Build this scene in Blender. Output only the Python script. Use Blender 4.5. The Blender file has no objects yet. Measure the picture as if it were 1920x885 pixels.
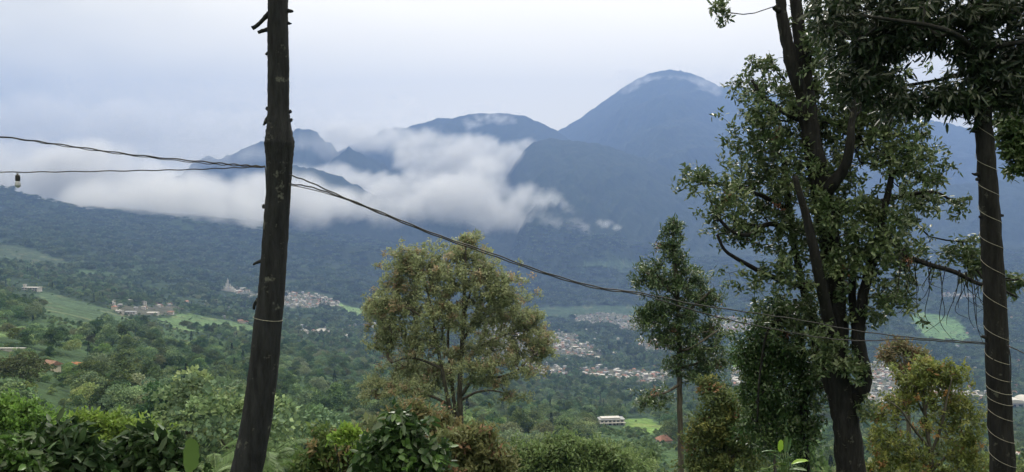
import bpy, math, random
import numpy as np
from mathutils import Vector, Matrix
R = math.radians
C = bpy.context.scene.collection
SC = bpy.context.scene
rng = np.random.default_rng(7)
random.seed(7)

# ------------------------------------------------------------------ camera
F = 1450.0                       # focal length in pixels of the 1920 px wide photograph
HORIZ = 400.0
PITCH = math.atan((442.5 - HORIZ) / F)
cam = bpy.data.cameras.new('camera'); cam_o = bpy.data.objects.new('camera', cam); C.objects.link(cam_o)
cam.sensor_width = 36.0; cam.lens = 36.0 * F / 1920.0
cam.clip_start = 0.1; cam.clip_end = 60000
cam_o.location = (0, 0, 0); cam_o.rotation_euler = (math.pi / 2 - PITCH, 0, 0)
SC.camera = cam_o

# ------------------------------------------------------------------ world, sun, exposure
SUN_EL, SUN_AZ = R(42), R(8)      # azimuth measured from +Y towards +X
sun_dir = Vector((math.sin(SUN_AZ) * math.cos(SUN_EL), math.cos(SUN_AZ) * math.cos(SUN_EL), math.sin(SUN_EL)))
w = bpy.data.worlds.new('World'); SC.world = w; w.use_nodes = True
nt = w.node_tree; N = nt.nodes; L = nt.links
bg = N['Background']
sky = N.new('ShaderNodeTexSky'); sky.sky_type = 'NISHITA'; sky.sun_disc = False
sky.sun_elevation = SUN_EL; sky.sun_rotation = SUN_AZ; sky.altitude = 1200; sky.dust_density = 3
tc = N.new('ShaderNodeTexCoord')
mp = N.new('ShaderNodeMapping'); mp.inputs['Scale'].default_value = (1.0, 1.0, 2.6)
mp.inputs['Location'].default_value = (3.1, 0.4, 0.0)
L.new(tc.outputs['Generated'], mp.inputs['Vector'])
nz = N.new('ShaderNodeTexNoise'); nz.inputs['Scale'].default_value = 1.7; nz.inputs['Detail'].default_value = 7
nz.inputs['Roughness'].default_value = 0.5; nz.inputs['Distortion'].default_value = 0.35
L.new(mp.outputs[0], nz.inputs['Vector'])
cr = N.new('ShaderNodeValToRGB')
cr.color_ramp.elements[0].position = 0.36; cr.color_ramp.elements[0].color = (0.78, 0.72, 0.56, 1)
cr.color_ramp.elements[1].position = 0.60; cr.color_ramp.elements[1].color = (1.29, 1.16, 0.86, 1)
L.new(nz.outputs['Fac'], cr.inputs['Fac'])
# the cloud is thinner, so brighter, low in front where the sun stands behind it
dt = N.new('ShaderNodeVectorMath'); dt.operation = 'DOT_PRODUCT'
g = Vector((0.08, 1.0, 0.13)).normalized()
dt.inputs[1].default_value = g
nrm = N.new('ShaderNodeVectorMath'); nrm.operation = 'NORMALIZE'
L.new(tc.outputs['Generated'], nrm.inputs[0]); L.new(nrm.outputs[0], dt.inputs[0])
mr = N.new('ShaderNodeMapRange'); mr.inputs['From Min'].default_value = 0.80; mr.inputs['From Max'].default_value = 1.0
mr.interpolation_type = 'SMOOTHSTEP'
mr.inputs['To Min'].default_value = 0.0; mr.inputs['To Max'].default_value = 0.8
L.new(dt.outputs['Value'], mr.inputs['Value'])
mxg = N.new('ShaderNodeMix'); mxg.data_type = 'RGBA'
L.new(mr.outputs[0], mxg.inputs['Factor']); L.new(cr.outputs[0], mxg.inputs['A']); mxg.inputs['B'].default_value = (1.55, 1.38, 1.02, 1)
sc10 = N.new('ShaderNodeVectorMath'); sc10.operation = 'SCALE'; L.new(mxg.outputs['Result'], sc10.inputs[0])
# an overcast sky is brightest overhead and about a third of that near the horizon
sx = N.new('ShaderNodeSeparateXYZ'); L.new(nrm.outputs[0], sx.inputs[0])
mz = N.new('ShaderNodeMapRange'); mz.inputs['From Min'].default_value = 0.27; mz.inputs['From Max'].default_value = 0.85
mz.inputs['To Min'].default_value = 4.8; mz.inputs['To Max'].default_value = 10.5; mz.interpolation_type = 'SMOOTHSTEP'
L.new(sx.outputs['Z'], mz.inputs['Value']); L.new(mz.outputs[0], sc10.inputs['Scale'])
mx = N.new('ShaderNodeMix'); mx.data_type = 'RGBA'; mx.inputs['Factor'].default_value = 0.92
L.new(sky.outputs[0], mx.inputs['A']); L.new(sc10.outputs[0], mx.inputs['B'])
L.new(mx.outputs['Result'], bg.inputs['Color']); bg.inputs['Strength'].default_value = 0.15
w.cycles.sampling_method = 'MANUAL'; w.cycles.sample_map_resolution = 512

sun = bpy.data.lights.new('sun', 'SUN'); sun.energy = 1.5; sun.angle = R(14); sun.color = (1.0, 0.96, 0.9)
sun_o = bpy.data.objects.new('sun', sun); C.objects.link(sun_o)
sun_o.rotation_euler = sun_dir.to_track_quat('Z', 'Y').to_euler()

SC.view_settings.view_transform = 'Standard'; SC.view_settings.look = 'None'
SC.view_settings.exposure = 1.1; SC.view_settings.gamma = 1.0; SC.view_settings.use_curve_mapping = False
cy = SC.cycles
cy.max_bounces = 5; cy.diffuse_bounces = 2; cy.glossy_bounces = 2; cy.transmission_bounces = 3
cy.volume_bounces = 2; cy.transparent_max_bounces = 8
cy.use_denoising = True
cy.volume_step_rate = 1.0; cy.volume_max_steps = 256
cy.sample_clamp_indirect = 4
SC.render.use_persistent_data = False

# ------------------------------------------------------------------ projection helpers
CP, SP = math.cos(PITCH), math.sin(PITCH)
def slope_of(py):                # z / y of the ray through picture row py
    s = (442.5 - np.asarray(py, float)) / F
    return (-SP + s * CP) / (CP + s * SP)
def P(px, py, d):                # the point seen at (px, py), d metres in front
    s = (442.5 - py) / F; t = (px - 960.0) / F
    k = CP + s * SP
    return np.array([t * d / k, d, (-SP + s * CP) / k * d])
def row_of(sl):                  # inverse of slope_of
    a = np.arctan(sl) + PITCH
    return 442.5 - F * np.tan(a)

# ------------------------------------------------------------------ small helpers
def tag(o, label=None, cat=None, group=None, kind=None):
    if label: o['label'] = label
    if cat: o['category'] = cat
    if group: o['group'] = group
    if kind: o['kind'] = kind
    return o
def empty(name, loc, label=None, cat=None, group=None):
    o = bpy.data.objects.new(name, None); C.objects.link(o); o.location = loc; o.empty_display_size = 0.1
    return tag(o, label, cat, group)
def mesh_obj(name, V, faces, mat, parent=None, smooth=False, col=None, mats=None, midx=None, loc=None, link=True):
    """V (n,3); faces: an (m,k) array or a list of index tuples"""
    me = bpy.data.meshes.new(name)
    V = np.asarray(V, dtype=np.float32)
    if isinstance(faces, np.ndarray):
        m, k = faces.shape
        me.vertices.add(len(V)); me.vertices.foreach_set('co', V.ravel())
        me.loops.add(m * k); me.loops.foreach_set('vertex_index', faces.astype(np.int32).ravel())
        me.polygons.add(m); me.polygons.foreach_set('loop_start', np.arange(0, m * k, k, dtype=np.int32))
        me.polygons.foreach_set('loop_total', np.full(m, k, dtype=np.int32))
        me.update(calc_edges=True)
    else:
        me.from_pydata(V.tolist(), [], faces); me.update()
    for mm in (mats or [mat]):
        if mm: me.materials.append(mm)
    if midx is not None: me.polygons.foreach_set('material_index', np.asarray(midx, dtype=np.int32))
    if smooth: me.polygons.foreach_set('use_smooth', np.ones(len(me.polygons), dtype=bool))
    if col is not None:
        a = me.color_attributes.new('tint', 'FLOAT_COLOR', 'POINT')
        c4 = np.ones((len(V), 4), dtype=np.float32); c4[:, :3] = col
        a.data.foreach_set('color', c4.ravel())
    o = bpy.data.objects.new(name, me)
    if link: C.objects.link(o)
    if parent is not None: o.parent = parent
    if loc is not None: o.location = loc
    return o

# ---- value noise in numpy
def _h(ix, iy, seed):
    n = (ix.astype(np.int64) * 374761393 + iy.astype(np.int64) * 668265263 + seed * 1442695041) & 0x7fffffff
    n = (n ^ (n >> 13)) * 1274126177 & 0x7fffffff
    return ((n ^ (n >> 16)) & 0xffff) / 65535.0
def vnoise(x, y, seed=0):
    ix = np.floor(x); iy = np.floor(y); fx = x - ix; fy = y - iy
    fx = fx * fx * (3 - 2 * fx); fy = fy * fy * (3 - 2 * fy)
    ix = ix.astype(np.int64); iy = iy.astype(np.int64)
    a = _h(ix, iy, seed); b = _h(ix + 1, iy, seed); c = _h(ix, iy + 1, seed); d = _h(ix + 1, iy + 1, seed)
    return (a * (1 - fx) + b * fx) * (1 - fy) + (c * (1 - fx) + d * fx) * fy
def fbm(x, y, octv=4, seed=0, ridged=False):
    s = 0; amp = 1; tot = 0
    for k in range(octv):
        n = vnoise(x * 2 ** k + 17.3 * k, y * 2 ** k - 9.1 * k, seed + k)
        if ridged: n = 1 - np.abs(2 * n - 1)
        s = s + n * amp; tot += amp; amp *= 0.5
    return s / tot

# ------------------------------------------------------------------ materials
def new_mat(name):
    m = bpy.data.materials.new(name); m.use_nodes = True
    return m, m.node_tree.nodes, m.node_tree.links, m.node_tree.nodes['Principled BSDF']
def plain(name, col, rough=0.8, metal=0.0, var=0.25, scale=6.0, bump=0.0, spec=0.3):
    m, n, l, b = new_mat(name)
    t = n.new('ShaderNodeTexCoord'); z = n.new('ShaderNodeTexNoise'); z.inputs['Scale'].default_value = scale; z.inputs['Detail'].default_value = 5
    l.new(t.outputs['Object'], z.inputs['Vector'])
    r = n.new('ShaderNodeValToRGB')
    r.color_ramp.elements[0].position = 0.3; r.color_ramp.elements[1].position = 0.7
    r.color_ramp.elements[0].color = tuple(c * (1 - var) for c in col) + (1,)
    r.color_ramp.elements[1].color = tuple(min(1, c * (1 + var)) for c in col) + (1,)
    l.new(z.outputs['Fac'], r.inputs['Fac']); l.new(r.outputs[0], b.inputs['Base Color'])
    b.inputs['Roughness'].default_value = rough; b.inputs['Metallic'].default_value = metal
    b.inputs['Specular IOR Level'].default_value = spec
    if bump:
        bp = n.new('ShaderNodeBump'); bp.inputs['Strength'].default_value = 0.6; bp.inputs['Distance'].default_value = bump
        l.new(z.outputs['Fac'], bp.inputs['Height']); l.new(bp.outputs[0], b.inputs['Normal'])
    return m
def leaf_mat(name, rough=0.5, transl=0.3, spec=0.35, inst=False, hue=0.0):
    m, n, l, b = new_mat(name)
    a = n.new('ShaderNodeVertexColor'); a.layer_name = 'tint'
    src = a.outputs['Color']
    if inst:     # every tree of the wood has a green of its own
        oi = n.new('ShaderNodeObjectInfo'); hsv = n.new('ShaderNodeHueSaturation')
        m1 = n.new('ShaderNodeMapRange'); m1.inputs['To Min'].default_value = 0.48; m1.inputs['To Max'].default_value = 0.535
        l.new(oi.outputs['Random'], m1.inputs['Value']); l.new(m1.outputs[0], hsv.inputs['Hue'])
        mu = n.new('ShaderNodeMath'); mu.operation = 'MULTIPLY'; mu.inputs[1].default_value = 7.31
        fr = n.new('ShaderNodeMath'); fr.operation = 'FRACT'
        l.new(oi.outputs['Random'], mu.inputs[0]); l.new(mu.outputs[0], fr.inputs[0])
        m2 = n.new('ShaderNodeMapRange'); m2.inputs['To Min'].default_value = 0.6; m2.inputs['To Max'].default_value = 1.9
        l.new(fr.outputs[0], m2.inputs['Value']); l.new(m2.outputs[0], hsv.inputs['Value'])
        m3 = n.new('ShaderNodeMapRange'); m3.inputs['To Min'].default_value = 1.05; m3.inputs['To Max'].default_value = 0.75
        l.new(fr.outputs[0], m3.inputs['Value']); l.new(m3.outputs[0], hsv.inputs['Saturation'])
        l.new(src, hsv.inputs['Color']); src = hsv.outputs[0]
    l.new(src, b.inputs['Base Color'])
    b.inputs['Roughness'].default_value = rough; b.inputs['Specular IOR Level'].default_value = spec
    tr = n.new('ShaderNodeBsdfTranslucent'); l.new(src, tr.inputs['Color'])
    mxs = n.new('ShaderNodeMixShader'); mxs.inputs[0].default_value = transl
    l.new(b.outputs[0], mxs.inputs[1]); l.new(tr.outputs[0], mxs.inputs[2])
    l.new(mxs.outputs[0], n['Material Output'].inputs['Surface'])
    return m
def bark_mat(name, c0, c1, scale=14, lichen=None, zs=0.18, bump=0.02):
    m, n, l, b = new_mat(name)
    t = n.new('ShaderNodeTexCoord'); mp = n.new('ShaderNodeMapping'); mp.inputs['Scale'].default_value = (1, 1, zs)
    l.new(t.outputs['Object'], mp.inputs[0])
    z = n.new('ShaderNodeTexNoise'); z.inputs['Scale'].default_value = scale; z.inputs['Detail'].default_value = 8; z.inputs['Roughness'].default_value = 0.65
    l.new(mp.outputs[0], z.inputs['Vector'])
    r = n.new('ShaderNodeValToRGB'); r.color_ramp.elements[0].position = 0.35; r.color_ramp.elements[1].position = 0.68
    r.color_ramp.elements[0].color = c0 + (1,); r.color_ramp.elements[1].color = c1 + (1,)
    l.new(z.outputs['Fac'], r.inputs['Fac']); out = r.outputs[0]
    if lichen:
        z2 = n.new('ShaderNodeTexNoise'); z2.inputs['Scale'].default_value = 9; z2.inputs['Detail'].default_value = 6; z2.inputs['Roughness'].default_value = 0.7
        l.new(t.outputs['Object'], z2.inputs['Vector'])
        r2 = n.new('ShaderNodeValToRGB'); r2.color_ramp.elements[0].position = 0.60; r2.color_ramp.elements[1].position = 0.66
        l.new(z2.outputs['Fac'], r2.inputs['Fac'])
        mxc = n.new('ShaderNodeMix'); mxc.data_type = 'RGBA'; l.new(r2.outputs[0], mxc.inputs['Factor'])
        l.new(out, mxc.inputs['A']); mxc.inputs['B'].default_value = lichen + (1,); out = mxc.outputs['Result']
    l.new(out, b.inputs['Base Color']); b.inputs['Roughness'].default_value = 0.9; b.inputs['Specular IOR Level'].default_value = 0.2
    bp = n.new('ShaderNodeBump'); bp.inputs['Strength'].default_value = 0.8; bp.inputs['Distance'].default_value = bump
    l.new(z.outputs['Fac'], bp.inputs['Height']); l.new(bp.outputs[0], b.inputs['Normal'])
    return m
M_BARK_DARK = bark_mat('dark_bark', (0.006, 0.0065, 0.007), (0.022, 0.022, 0.022), 22, (0.06, 0.062, 0.05))
M_BARK_POLE = bark_mat('pole_tree_bark', (0.008, 0.009, 0.011), (0.027, 0.029, 0.033), 26, (0.09, 0.095, 0.085))
M_BARK_GREY = bark_mat('grey_bark', (0.04, 0.036, 0.03), (0.13, 0.12, 0.10), 10)
M_LEAF = leaf_mat('glossy_leaf', 0.38, 0.25, 0.5)
M_LEAF_SOFT = leaf_mat('soft_leaf', 0.55, 0.45, 0.3)
M_WOOD = leaf_mat('wood_leaf', 0.7, 0.25, 0.15, inst=True)
M_CABLE = plain('black_cable', (0.025, 0.025, 0.027), 0.5, var=0.2, scale=30)
M_TWINE = plain('pale_twine', (0.28, 0.27, 0.23), 0.8, var=0.25, scale=40)

# ------------------------------------------------------------------ terrain
TAB = {
 -700: [(2,1500),(12,1300),(50,1000),(100,880),(200,690),(350,600),(530,560),(820,530),(1300,505),(1900,480),(2600,440),(3400,380),(4500,300),(6000,280)],
 0:   [(2,1500),(5,1010),(12,1190),(25,1110),(50,1020),(100,930),(200,775),(350,668),(500,628),(700,600),(900,560),(1250,560),(1600,520),(2200,480),(3000,440),(3600,405),(4200,352),(4800,370),(6000,400)],
 110: [(2,1500),(5,1010),(12,1190),(25,1120),(50,1040),(100,940),(200,800),(350,700),(500,655),(700,606),(900,572),(1250,566),(1600,530),(2200,490),(3000,450),(3600,420),(4300,384),(4900,380),(6000,400)],
 240: [(2,1500),(5,1010),(12,1190),(25,1130),(50,1060),(100,960),(200,850),(350,750),(530,690),(820,636),(1100,602),(1500,575),(2200,530),(3000,475),(3600,440),(4400,402),(6000,390)],
 480: [(2,1500),(5,1010),(12,1190),(25,1130),(50,1080),(100,1000),(200,900),(350,800),(530,750),(820,700),(1150,652),(1400,625),(1700,612),(2200,578),(2700,548),(3400,505),(4500,430),(6000,400)],
 720: [(2,1500),(5,1010),(12,1190),(25,1150),(50,1110),(100,1040),(200,930),(350,845),(530,780),(820,735),(1300,690),(1900,650),(2500,600),(3000,572),(3600,540),(4500,480),(6000,425)],
 960: [(2,1500),(5,1010),(12,1190),(25,1150),(50,1130),(100,1070),(200,970),(350,895),(530,832),(820,785),(1300,742),(1900,700),(2600,638),(3200,604),(3800,578),(4600,520),(6000,440)],
 1200:[(2,1500),(5,1010),(12,1190),(25,1170),(50,1150),(100,1090),(200,985),(350,900),(530,838),(820,797),(1300,752),(1900,706),(2600,640),(3200,602),(3800,576),(4600,515),(6000,440)],
 1440:[(2,1500),(5,1010),(12,1190),(25,1170),(50,1150),(100,1090),(200,1000),(350,930),(530,870),(820,820),(1300,765),(1900,712),(2600,640),(3200,600),(3800,565),(4600,510),(6000,450)],
 1700:[(2,1500),(5,1010),(12,1190),(25,1170),(50,1150),(100,1090),(200,1000),(350,940),(530,890),(820,830),(1300,770),(1900,712),(2400,648),(2900,600),(3600,550),(4600,500),(6500,430)],
 1920:[(2,1500),(5,1010),(12,1190),(25,1170),(50,1150),(100,1090),(200,1000),(350,950),(530,905),(820,860),(1300,790),(1900,715),(2500,645),(3200,580),(4500,500),(6500,430)],
 2700:[(2,1500),(12,1190),(50,1150),(100,1090),(200,1000),(350,950),(530,905),(820,860),(1300,790),(1900,715),(2500,640),(3200,570),(4500,480),(6500,410)],
}
GPX = np.linspace(-700, 2700, 171); GLD = np.linspace(math.log(2), math.log(7000), 160)
cols = sorted(TAB)
A = np.zeros((len(cols), len(GLD)))
for i, c in enumerate(cols):
    dd = np.log([a[0] for a in TAB[c]]); pp = slope_of(np.array([a[1] for a in TAB[c]]))
    A[i] = np.interp(GLD, dd, pp)
G = np.array([np.interp(GPX, cols, A[:, j]) for j in range(len(GLD))]).T
def blur(a, ax, s):
    k = np.exp(-0.5 * (np.arange(-3 * s, 3 * s + 1) / s) ** 2); k /= k.sum()
    pad = [(0, 0), (0, 0)]; pad[ax] = (3 * s, 3 * s)
    a = np.pad(a, pad, mode='edge')
    return np.apply_along_axis(lambda v: np.convolve(v, k, 'valid'), ax, a)
G = blur(blur(G, 0, 4), 1, 2)
def base_slope(px, y):
    u = np.clip((px - GPX[0]) / (GPX[1] - GPX[0]), 0, len(GPX) - 1.001)
    v = np.clip((np.log(np.maximum(y, 2)) - GLD[0]) / (GLD[1] - GLD[0]), 0, len(GLD) - 1.001)
    i = u.astype(int); j = v.astype(int); fu = u - i; fv = v - j
    return (G[i, j] * (1 - fu) + G[i + 1, j] * fu) * (1 - fv) + (G[i, j + 1] * (1 - fu) + G[i + 1, j + 1] * fu) * fv

RIDGES = [  # distance, [(px, py)], front slope, back slope
 (11000, [(-700,420),(700,400),(900,330),(1000,275),(1045,246),(1075,229),(1100,212),(1125,194),(1150,176),(1170,162),(1190,150),(1210,140),(1230,134),(1250,131),(1265,131),(1285,134),(1305,141),(1325,150),(1345,161),(1357,160),(1370,161),(1400,166),(1450,176),(1520,190),(1600,206),(1700,222),(1800,230),(1900,238),(2100,262),(2700,330)], 0.42, 0.5),
 (9300,  [(-700,440),(500,360),(600,300),(680,262),(705,250),(722,241),(735,240),(765,238),(795,229),(825,220),(850,221),(880,214),(900,211),(925,211),(950,212),(985,217),(1010,228),(1045,246),(1090,275),(1200,330),(1400,390),(2700,440)], 0.55, 0.5),
 (6900,  [(-700,480),(800,470),(900,390),(945,338),(965,305),(985,278),(1003,264),(1030,259),(1060,262),(1100,266),(1150,276),(1200,294),(1260,318),(1330,345),(1420,368),(1550,380),(1750,350),(1920,330),(2100,320),(2700,350)], 0.42, 0.6),
 (8200,  [(-700,420),(200,380),(340,325),(378,300),(392,291),(410,296),(428,291),(450,280),(478,270),(505,264),(530,258),(548,248),(560,241),(574,239),(590,245),(604,258),(622,268),(640,296),(665,312),(760,350),(900,420),(2700,460)], 0.6, 0.55),
 (7300,  [(-700,450),(520,380),(600,320),(640,285),(655,275),(690,290),(730,312),(775,335),(850,380),(1000,440),(2700,470)], 0.7, 0.7),
 (6100,  [(-700,450),(400,380),(500,330),(548,308),(590,316),(625,326),(660,342),(692,358),(740,380),(800,396),(850,404),(930,440),(2700,520)], 0.55, 0.6),
 (4250,  [(-700,250),(-300,300),(-100,335),(0,350),(25,357),(60,369),(100,377),(122,384),(150,396),(200,401),(260,408),(340,412),(420,425),(520,436),(700,470),(900,520),(2700,700)], 0.5, 0.45),
]
RIDGES = [(D, np.array([p[0] for p in pr], float), slope_of(np.array([p[1] for p in pr], float)) * D, fs, bs) for D, pr, fs, bs in RIDGES]
def height(X, Y):
    X = np.asarray(X, float); Y = np.asarray(Y, float)
    r = np.hypot(X, Y); th = np.arctan2(X, Y)
    lim = R(46)
    thc = np.clip(th, -lim, lim)
    y = r * np.cos(thc); t = np.tan(thc); px = 960 + t * F
    wx, wy = r * np.sin(thc) / 1.0, y
    yw = y * (1 + 0.02 * (fbm(wx / 900, wy / 900, 3, 5) - 0.5))
    z = base_slope(px, yw) * y
    un = (fbm(wx / 260, wy / 260, 4, 11) - 0.5)
    z = z + un * np.clip(y * 0.05, 0, 28) * (y > 60)
    for k, (D, rp, rz, fs, bs) in enumerate(RIDGES):
        tt = px + (D - y) * 0.02 * (fbm(wx / 1500, wy / 1500, 2, 60 + k) - 0.5)
        zr = np.interp(tt, rp, rz)
        zr = zr + (fbm(tt / 13.0, np.full_like(tt, 4.7 + k), 3, 140 + k) - 0.5) * D * (0.0016, 0.0009, 0.002, 0.010, 0.010, 0.010, 0.006)[k]
        dist = D - y
        gul = fbm(px / 75 + dist / 1500, dist / 1100 + 3 * k, 4, 30 + 5 * k, ridged=True)
        amp = np.clip(np.abs(dist) * 0.22, 0, 230)
        m = zr - np.where(dist > 0, dist * fs, -dist * bs) - (1 - gul) * amp + amp * 0.35
        k_ = 25.0
        hh = np.clip(0.5 + 0.5 * (m - z) / k_, 0, 1)
        z = z * (1 - hh) + m * hh + k_ * hh * (1 - hh) * 0.5
    far = np.clip((y - 2500) / 2000, 0, 1)
    z = z + far * ((fbm(wx / 45, wy / 45, 2, 91) - 0.5) * 26)
    # behind the camera the hillside goes on upwards
    back = np.clip((np.abs(th) - R(60)) / R(60), 0, 1); back = back * back * (3 - 2 * back)
    zb = -1.7 + np.clip(r - 4, 0, 400) * 0.18 + (fbm(X / 60, Y / 60, 3, 3) - 0.5) * np.clip(r * 0.05, 0, 8)
    z = z * (1 - back) + zb * back
    near = np.clip((r - 2.0) / 3.0, 0, 1)
    return -1.7 * (1 - near) + z * near

fields = [  # polygons in picture coordinates of land that is not wooded, with the land's own colour and its distance range
 ([(70,545),(110,553),(200,578),(240,600),(180,606),(120,606),(75,580)], (400, 1500), (0.06,0.10,0.05)),
 ([(-60,606),(60,612),(96,622),(80,634),(-60,632)], (250, 650), (0.10,0.16,0.06)),
 ([(300,598),(345,588),(400,596),(480,612),(480,628),(400,622),(330,622)], (500, 2000), (0.09,0.15,0.06)),
 ([(600,563),(640,567),(676,580),(700,590),(670,594),(630,582),(590,574)], (1500, 3800), (0.13,0.21,0.08)),
 ([(530,548),(600,556),(640,572),(600,578),(530,572)], (1500, 3800), (0.25,0.24,0.22)),
 ([(600,716),(700,722),(700,733),(600,731)], (350, 1400), (0.16,0.24,0.10)),
 ([(140,732),(185,724),(195,732),(150,744)], (150, 500), (0.16,0.26,0.05)),
 ([(1170,784),(1215,784),(1245,805),(1220,815),(1165,800)], (450, 1100), (0.12,0.20,0.05)),
 ([(1215,634),(1245,632),(1240,650),(1206,652)], (1500, 3500), (0.42,0.40,0.36)),
 ([(1090,492),(1200,488),(1230,500),(1150,504),(1095,500)], (2500, 7000), (0.06,0.10,0.045)),
 ([(1010,578),(1100,572),(1260,576),(1270,588),(1150,590),(1010,600)], (2000, 5200), (0.04,0.072,0.036)),
 ([(1705,590),(1735,585),(1800,600),(1822,640),(1745,634),(1715,612)], (1500, 3800), (0.10,0.18,0.065)),
 ([(1370,655),(1420,655),(1410,700),(1380,700)], (1000, 2500), (0.15,0.27,0.07)),
 ([(210,572),(330,572),(335,590),(230,592)], (500, 2000), (0.075,0.08,0.06)),
 ([(-10,455),(70,470),(150,500),(60,500),(-10,490)], (1500, 4200), (0.045,0.07,0.035)),
]
def in_poly(px, py, poly):
    n = len(poly); ins = np.zeros(px.shape, bool); j = n - 1
    for i in range(n):
        xi, yi = poly[i]; xj, yj = poly[j]
        c = ((yi > py) != (yj > py)) & (px < (xj - xi) * (py - yi) / (yj - yi + 1e-9) + xi)
        ins ^= c; j = i
    return ins
def to_pix(X, Y, Z):
    Yc = Y * CP - Z * SP; Zc = Y * SP + Z * CP
    Yc = np.where(Yc < 0.05, 0.05, Yc)
    return 960 + F * X / Yc, 442.5 - F * Zc / Yc
towns = [
 ([(1010,600),(1260,604),(1262,712),(1020,712)], 75, 'scattered between town and dark grove', (1200,4200)),
 ([(1630,640),(1760,650),(1925,560),(1925,740),(1640,735)], 85, 'scattered on the right valley floor', (1200,4200)),
 # polygons of built-up land, mean spacing of houses (m), where, distance range
 ([(1075,592),(1125,586),(1200,592),(1262,606),(1262,622),(1200,626),(1140,612),(1080,604)], 19, 'in the town row left of the slender tree', (2000,4500)),
 ([(1010,625),(1075,624),(1085,640),(1130,660),(1120,676),(1085,668),(1050,664),(1015,660)], 17, 'in the town just right of the round tree', (1500,4000)),
 ([(900,590),(1010,620),(1010,690),(900,690)], 27, 'in the town glimpsed through the round tree', (1500,4000)),
 ([(1000,684),(1060,690),(1062,712),(1000,710)], 22, 'at the lower edge of the town by the round tree', (1200,3000)),
 ([(1095,690),(1195,694),(1255,700),(1262,722),(1200,718),(1095,704)], 22, 'in the row below the dark grove', (1200,3000)),
 ([(1195,636),(1262,640),(1300,655),(1262,664),(1200,660)], 26, 'beside the pale bare yard', (1500,3500)),
 ([(1330,590),(1420,600),(1420,625),(1330,622)], 20, 'between slender tree and vine', (1800,4000)),
 ([(1370,690),(1420,690),(1420,740),(1370,735)], 18, 'low between slender tree and vine', (1000,3000)),
 ([(1625,680),(1700,684),(1730,730),(1680,762),(1625,760)], 15, 'in the town between big tree and yellow tree', (1000,3500)),
 ([(1740,724),(1790,730),(1860,738),(1860,750),(1800,756),(1740,748)], 18, 'in the town right of the yellow tree', (1000,3500)),
 ([(1880,855),(1960,862),(1960,895),(1880,890)], 13, 'bottom right behind the twine-wound trunk', (500,1500)),
 ([(1765,548),(1830,552),(1830,562),(1765,560)], 25, 'on the slope above the bright green field', (2500,6000)),
 ([(1770,464),(1810,466),(1810,474),(1770,474)], 45, 'high on the slope left of the twine-wound trunk', (3000,7500)),
 ([(1890,470),(1940,520),(1940,560),(1890,545)], 60, 'on the slope right of the twine-wound trunk', (2500,7500)),
 ([(530,546),(600,552),(640,568),(600,578),(530,576)], 24, 'around the grey yard right of the thick trunk', (1800,3600)),
 ([(560,610),(700,606),(706,634),(600,630),(560,624)], 36, 'in the hamlet left of the round tree', (1000,3400)),
 ([(440,540),(480,544),(480,560),(445,556)], 22, 'beside the white spired hall', (1800,3600)),
 ([(330,566),(400,566),(476,596),(470,612),(400,592),(335,580)], 44, 'scattered above the striped green field', (900,3200)),
 ([(200,558),(290,560),(330,574),(210,590)], 48, 'in the clearing on the left slope', (700,3000)),
 ([(90,518),(160,524),(150,532),(90,526)], 50, 'near the villa on the left slope', (900,3200)),
]

# one sheet, polar: fine where the camera looks
th = np.concatenate([np.linspace(-180, -60, 40, endpoint=False), np.linspace(-60, -36, 80, endpoint=False), np.linspace(-36, 36, 860, endpoint=False),
                     np.linspace(36, 60, 80, endpoint=False), np.linspace(60, 180, 40)])
th = np.radians(th)
rr = np.concatenate([np.geomspace(0.6, 300, 110, endpoint=False), np.geomspace(300, 5000, 300, endpoint=False), np.linspace(5000, 12500, 260)])
TH, RR = np.meshgrid(th, rr, indexing='ij')
TX = RR * np.sin(TH); TY = RR * np.cos(TH); TZ = height(TX, TY)
nt_, nr_ = TH.shape
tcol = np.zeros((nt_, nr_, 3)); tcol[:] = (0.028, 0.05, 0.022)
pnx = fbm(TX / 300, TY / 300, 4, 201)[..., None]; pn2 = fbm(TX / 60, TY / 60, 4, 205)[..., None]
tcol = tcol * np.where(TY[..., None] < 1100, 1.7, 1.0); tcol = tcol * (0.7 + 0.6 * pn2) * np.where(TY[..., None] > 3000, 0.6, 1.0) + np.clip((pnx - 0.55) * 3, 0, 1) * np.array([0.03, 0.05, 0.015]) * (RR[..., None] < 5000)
PXT, PYT = to_pix(TX, TY, TZ)
front = np.abs(TH) < R(40)
RAGX = (fbm(TX / 40, TY / 40, 4, 301) - 0.5) * 34; RAGY = (fbm(TX / 50, TY / 50, 4, 305) - 0.5) * 9
for poly, (d0, d1), c in fields:
    m = front & (TY > d0) & (TY < d1) & in_poly(PXT + RAGX, PYT + RAGY, poly)
    q = 0.55 * fbm(TX[m] / 30, TY[m] / 14, 3, 77) + 0.45 * vnoise(TX[m] / 3.5 + TY[m] / 9, TY[m] / 7.0, 79)
    tcol[m] = np.array(c) * (0.45 + 1.05 * q[:, None]) + np.where(vnoise(TX[m] / 22, TY[m] / 30, 83) > 0.8, 0.03, 0)[:, None] * np.array([1.4, 1.0, 0.6])
for poly, sp, wh, (d0, d1) in towns:
    m = front & (TY > d0) & (TY < d1) & in_poly(PXT, PYT, poly)
    if sp < 30: tcol[m] = np.array((0.10, 0.105, 0.08)) * (0.6 + 0.8 * fbm(TX[m] / 25, TY[m] / 25, 3, 78)[:, None])
ii, jj = np.meshgrid(np.arange(nt_ - 1), np.arange(nr_ - 1), indexing='ij')
a0 = (ii * nr_ + jj).ravel(); quads = np.stack([a0, a0 + 1, a0 + nr_ + 1, a0 + nr_], 1)[:, ::-1]
m, n, l, b = new_mat('hill_ground')
at = n.new('ShaderNodeVertexColor'); at.layer_name = 'tint'
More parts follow.
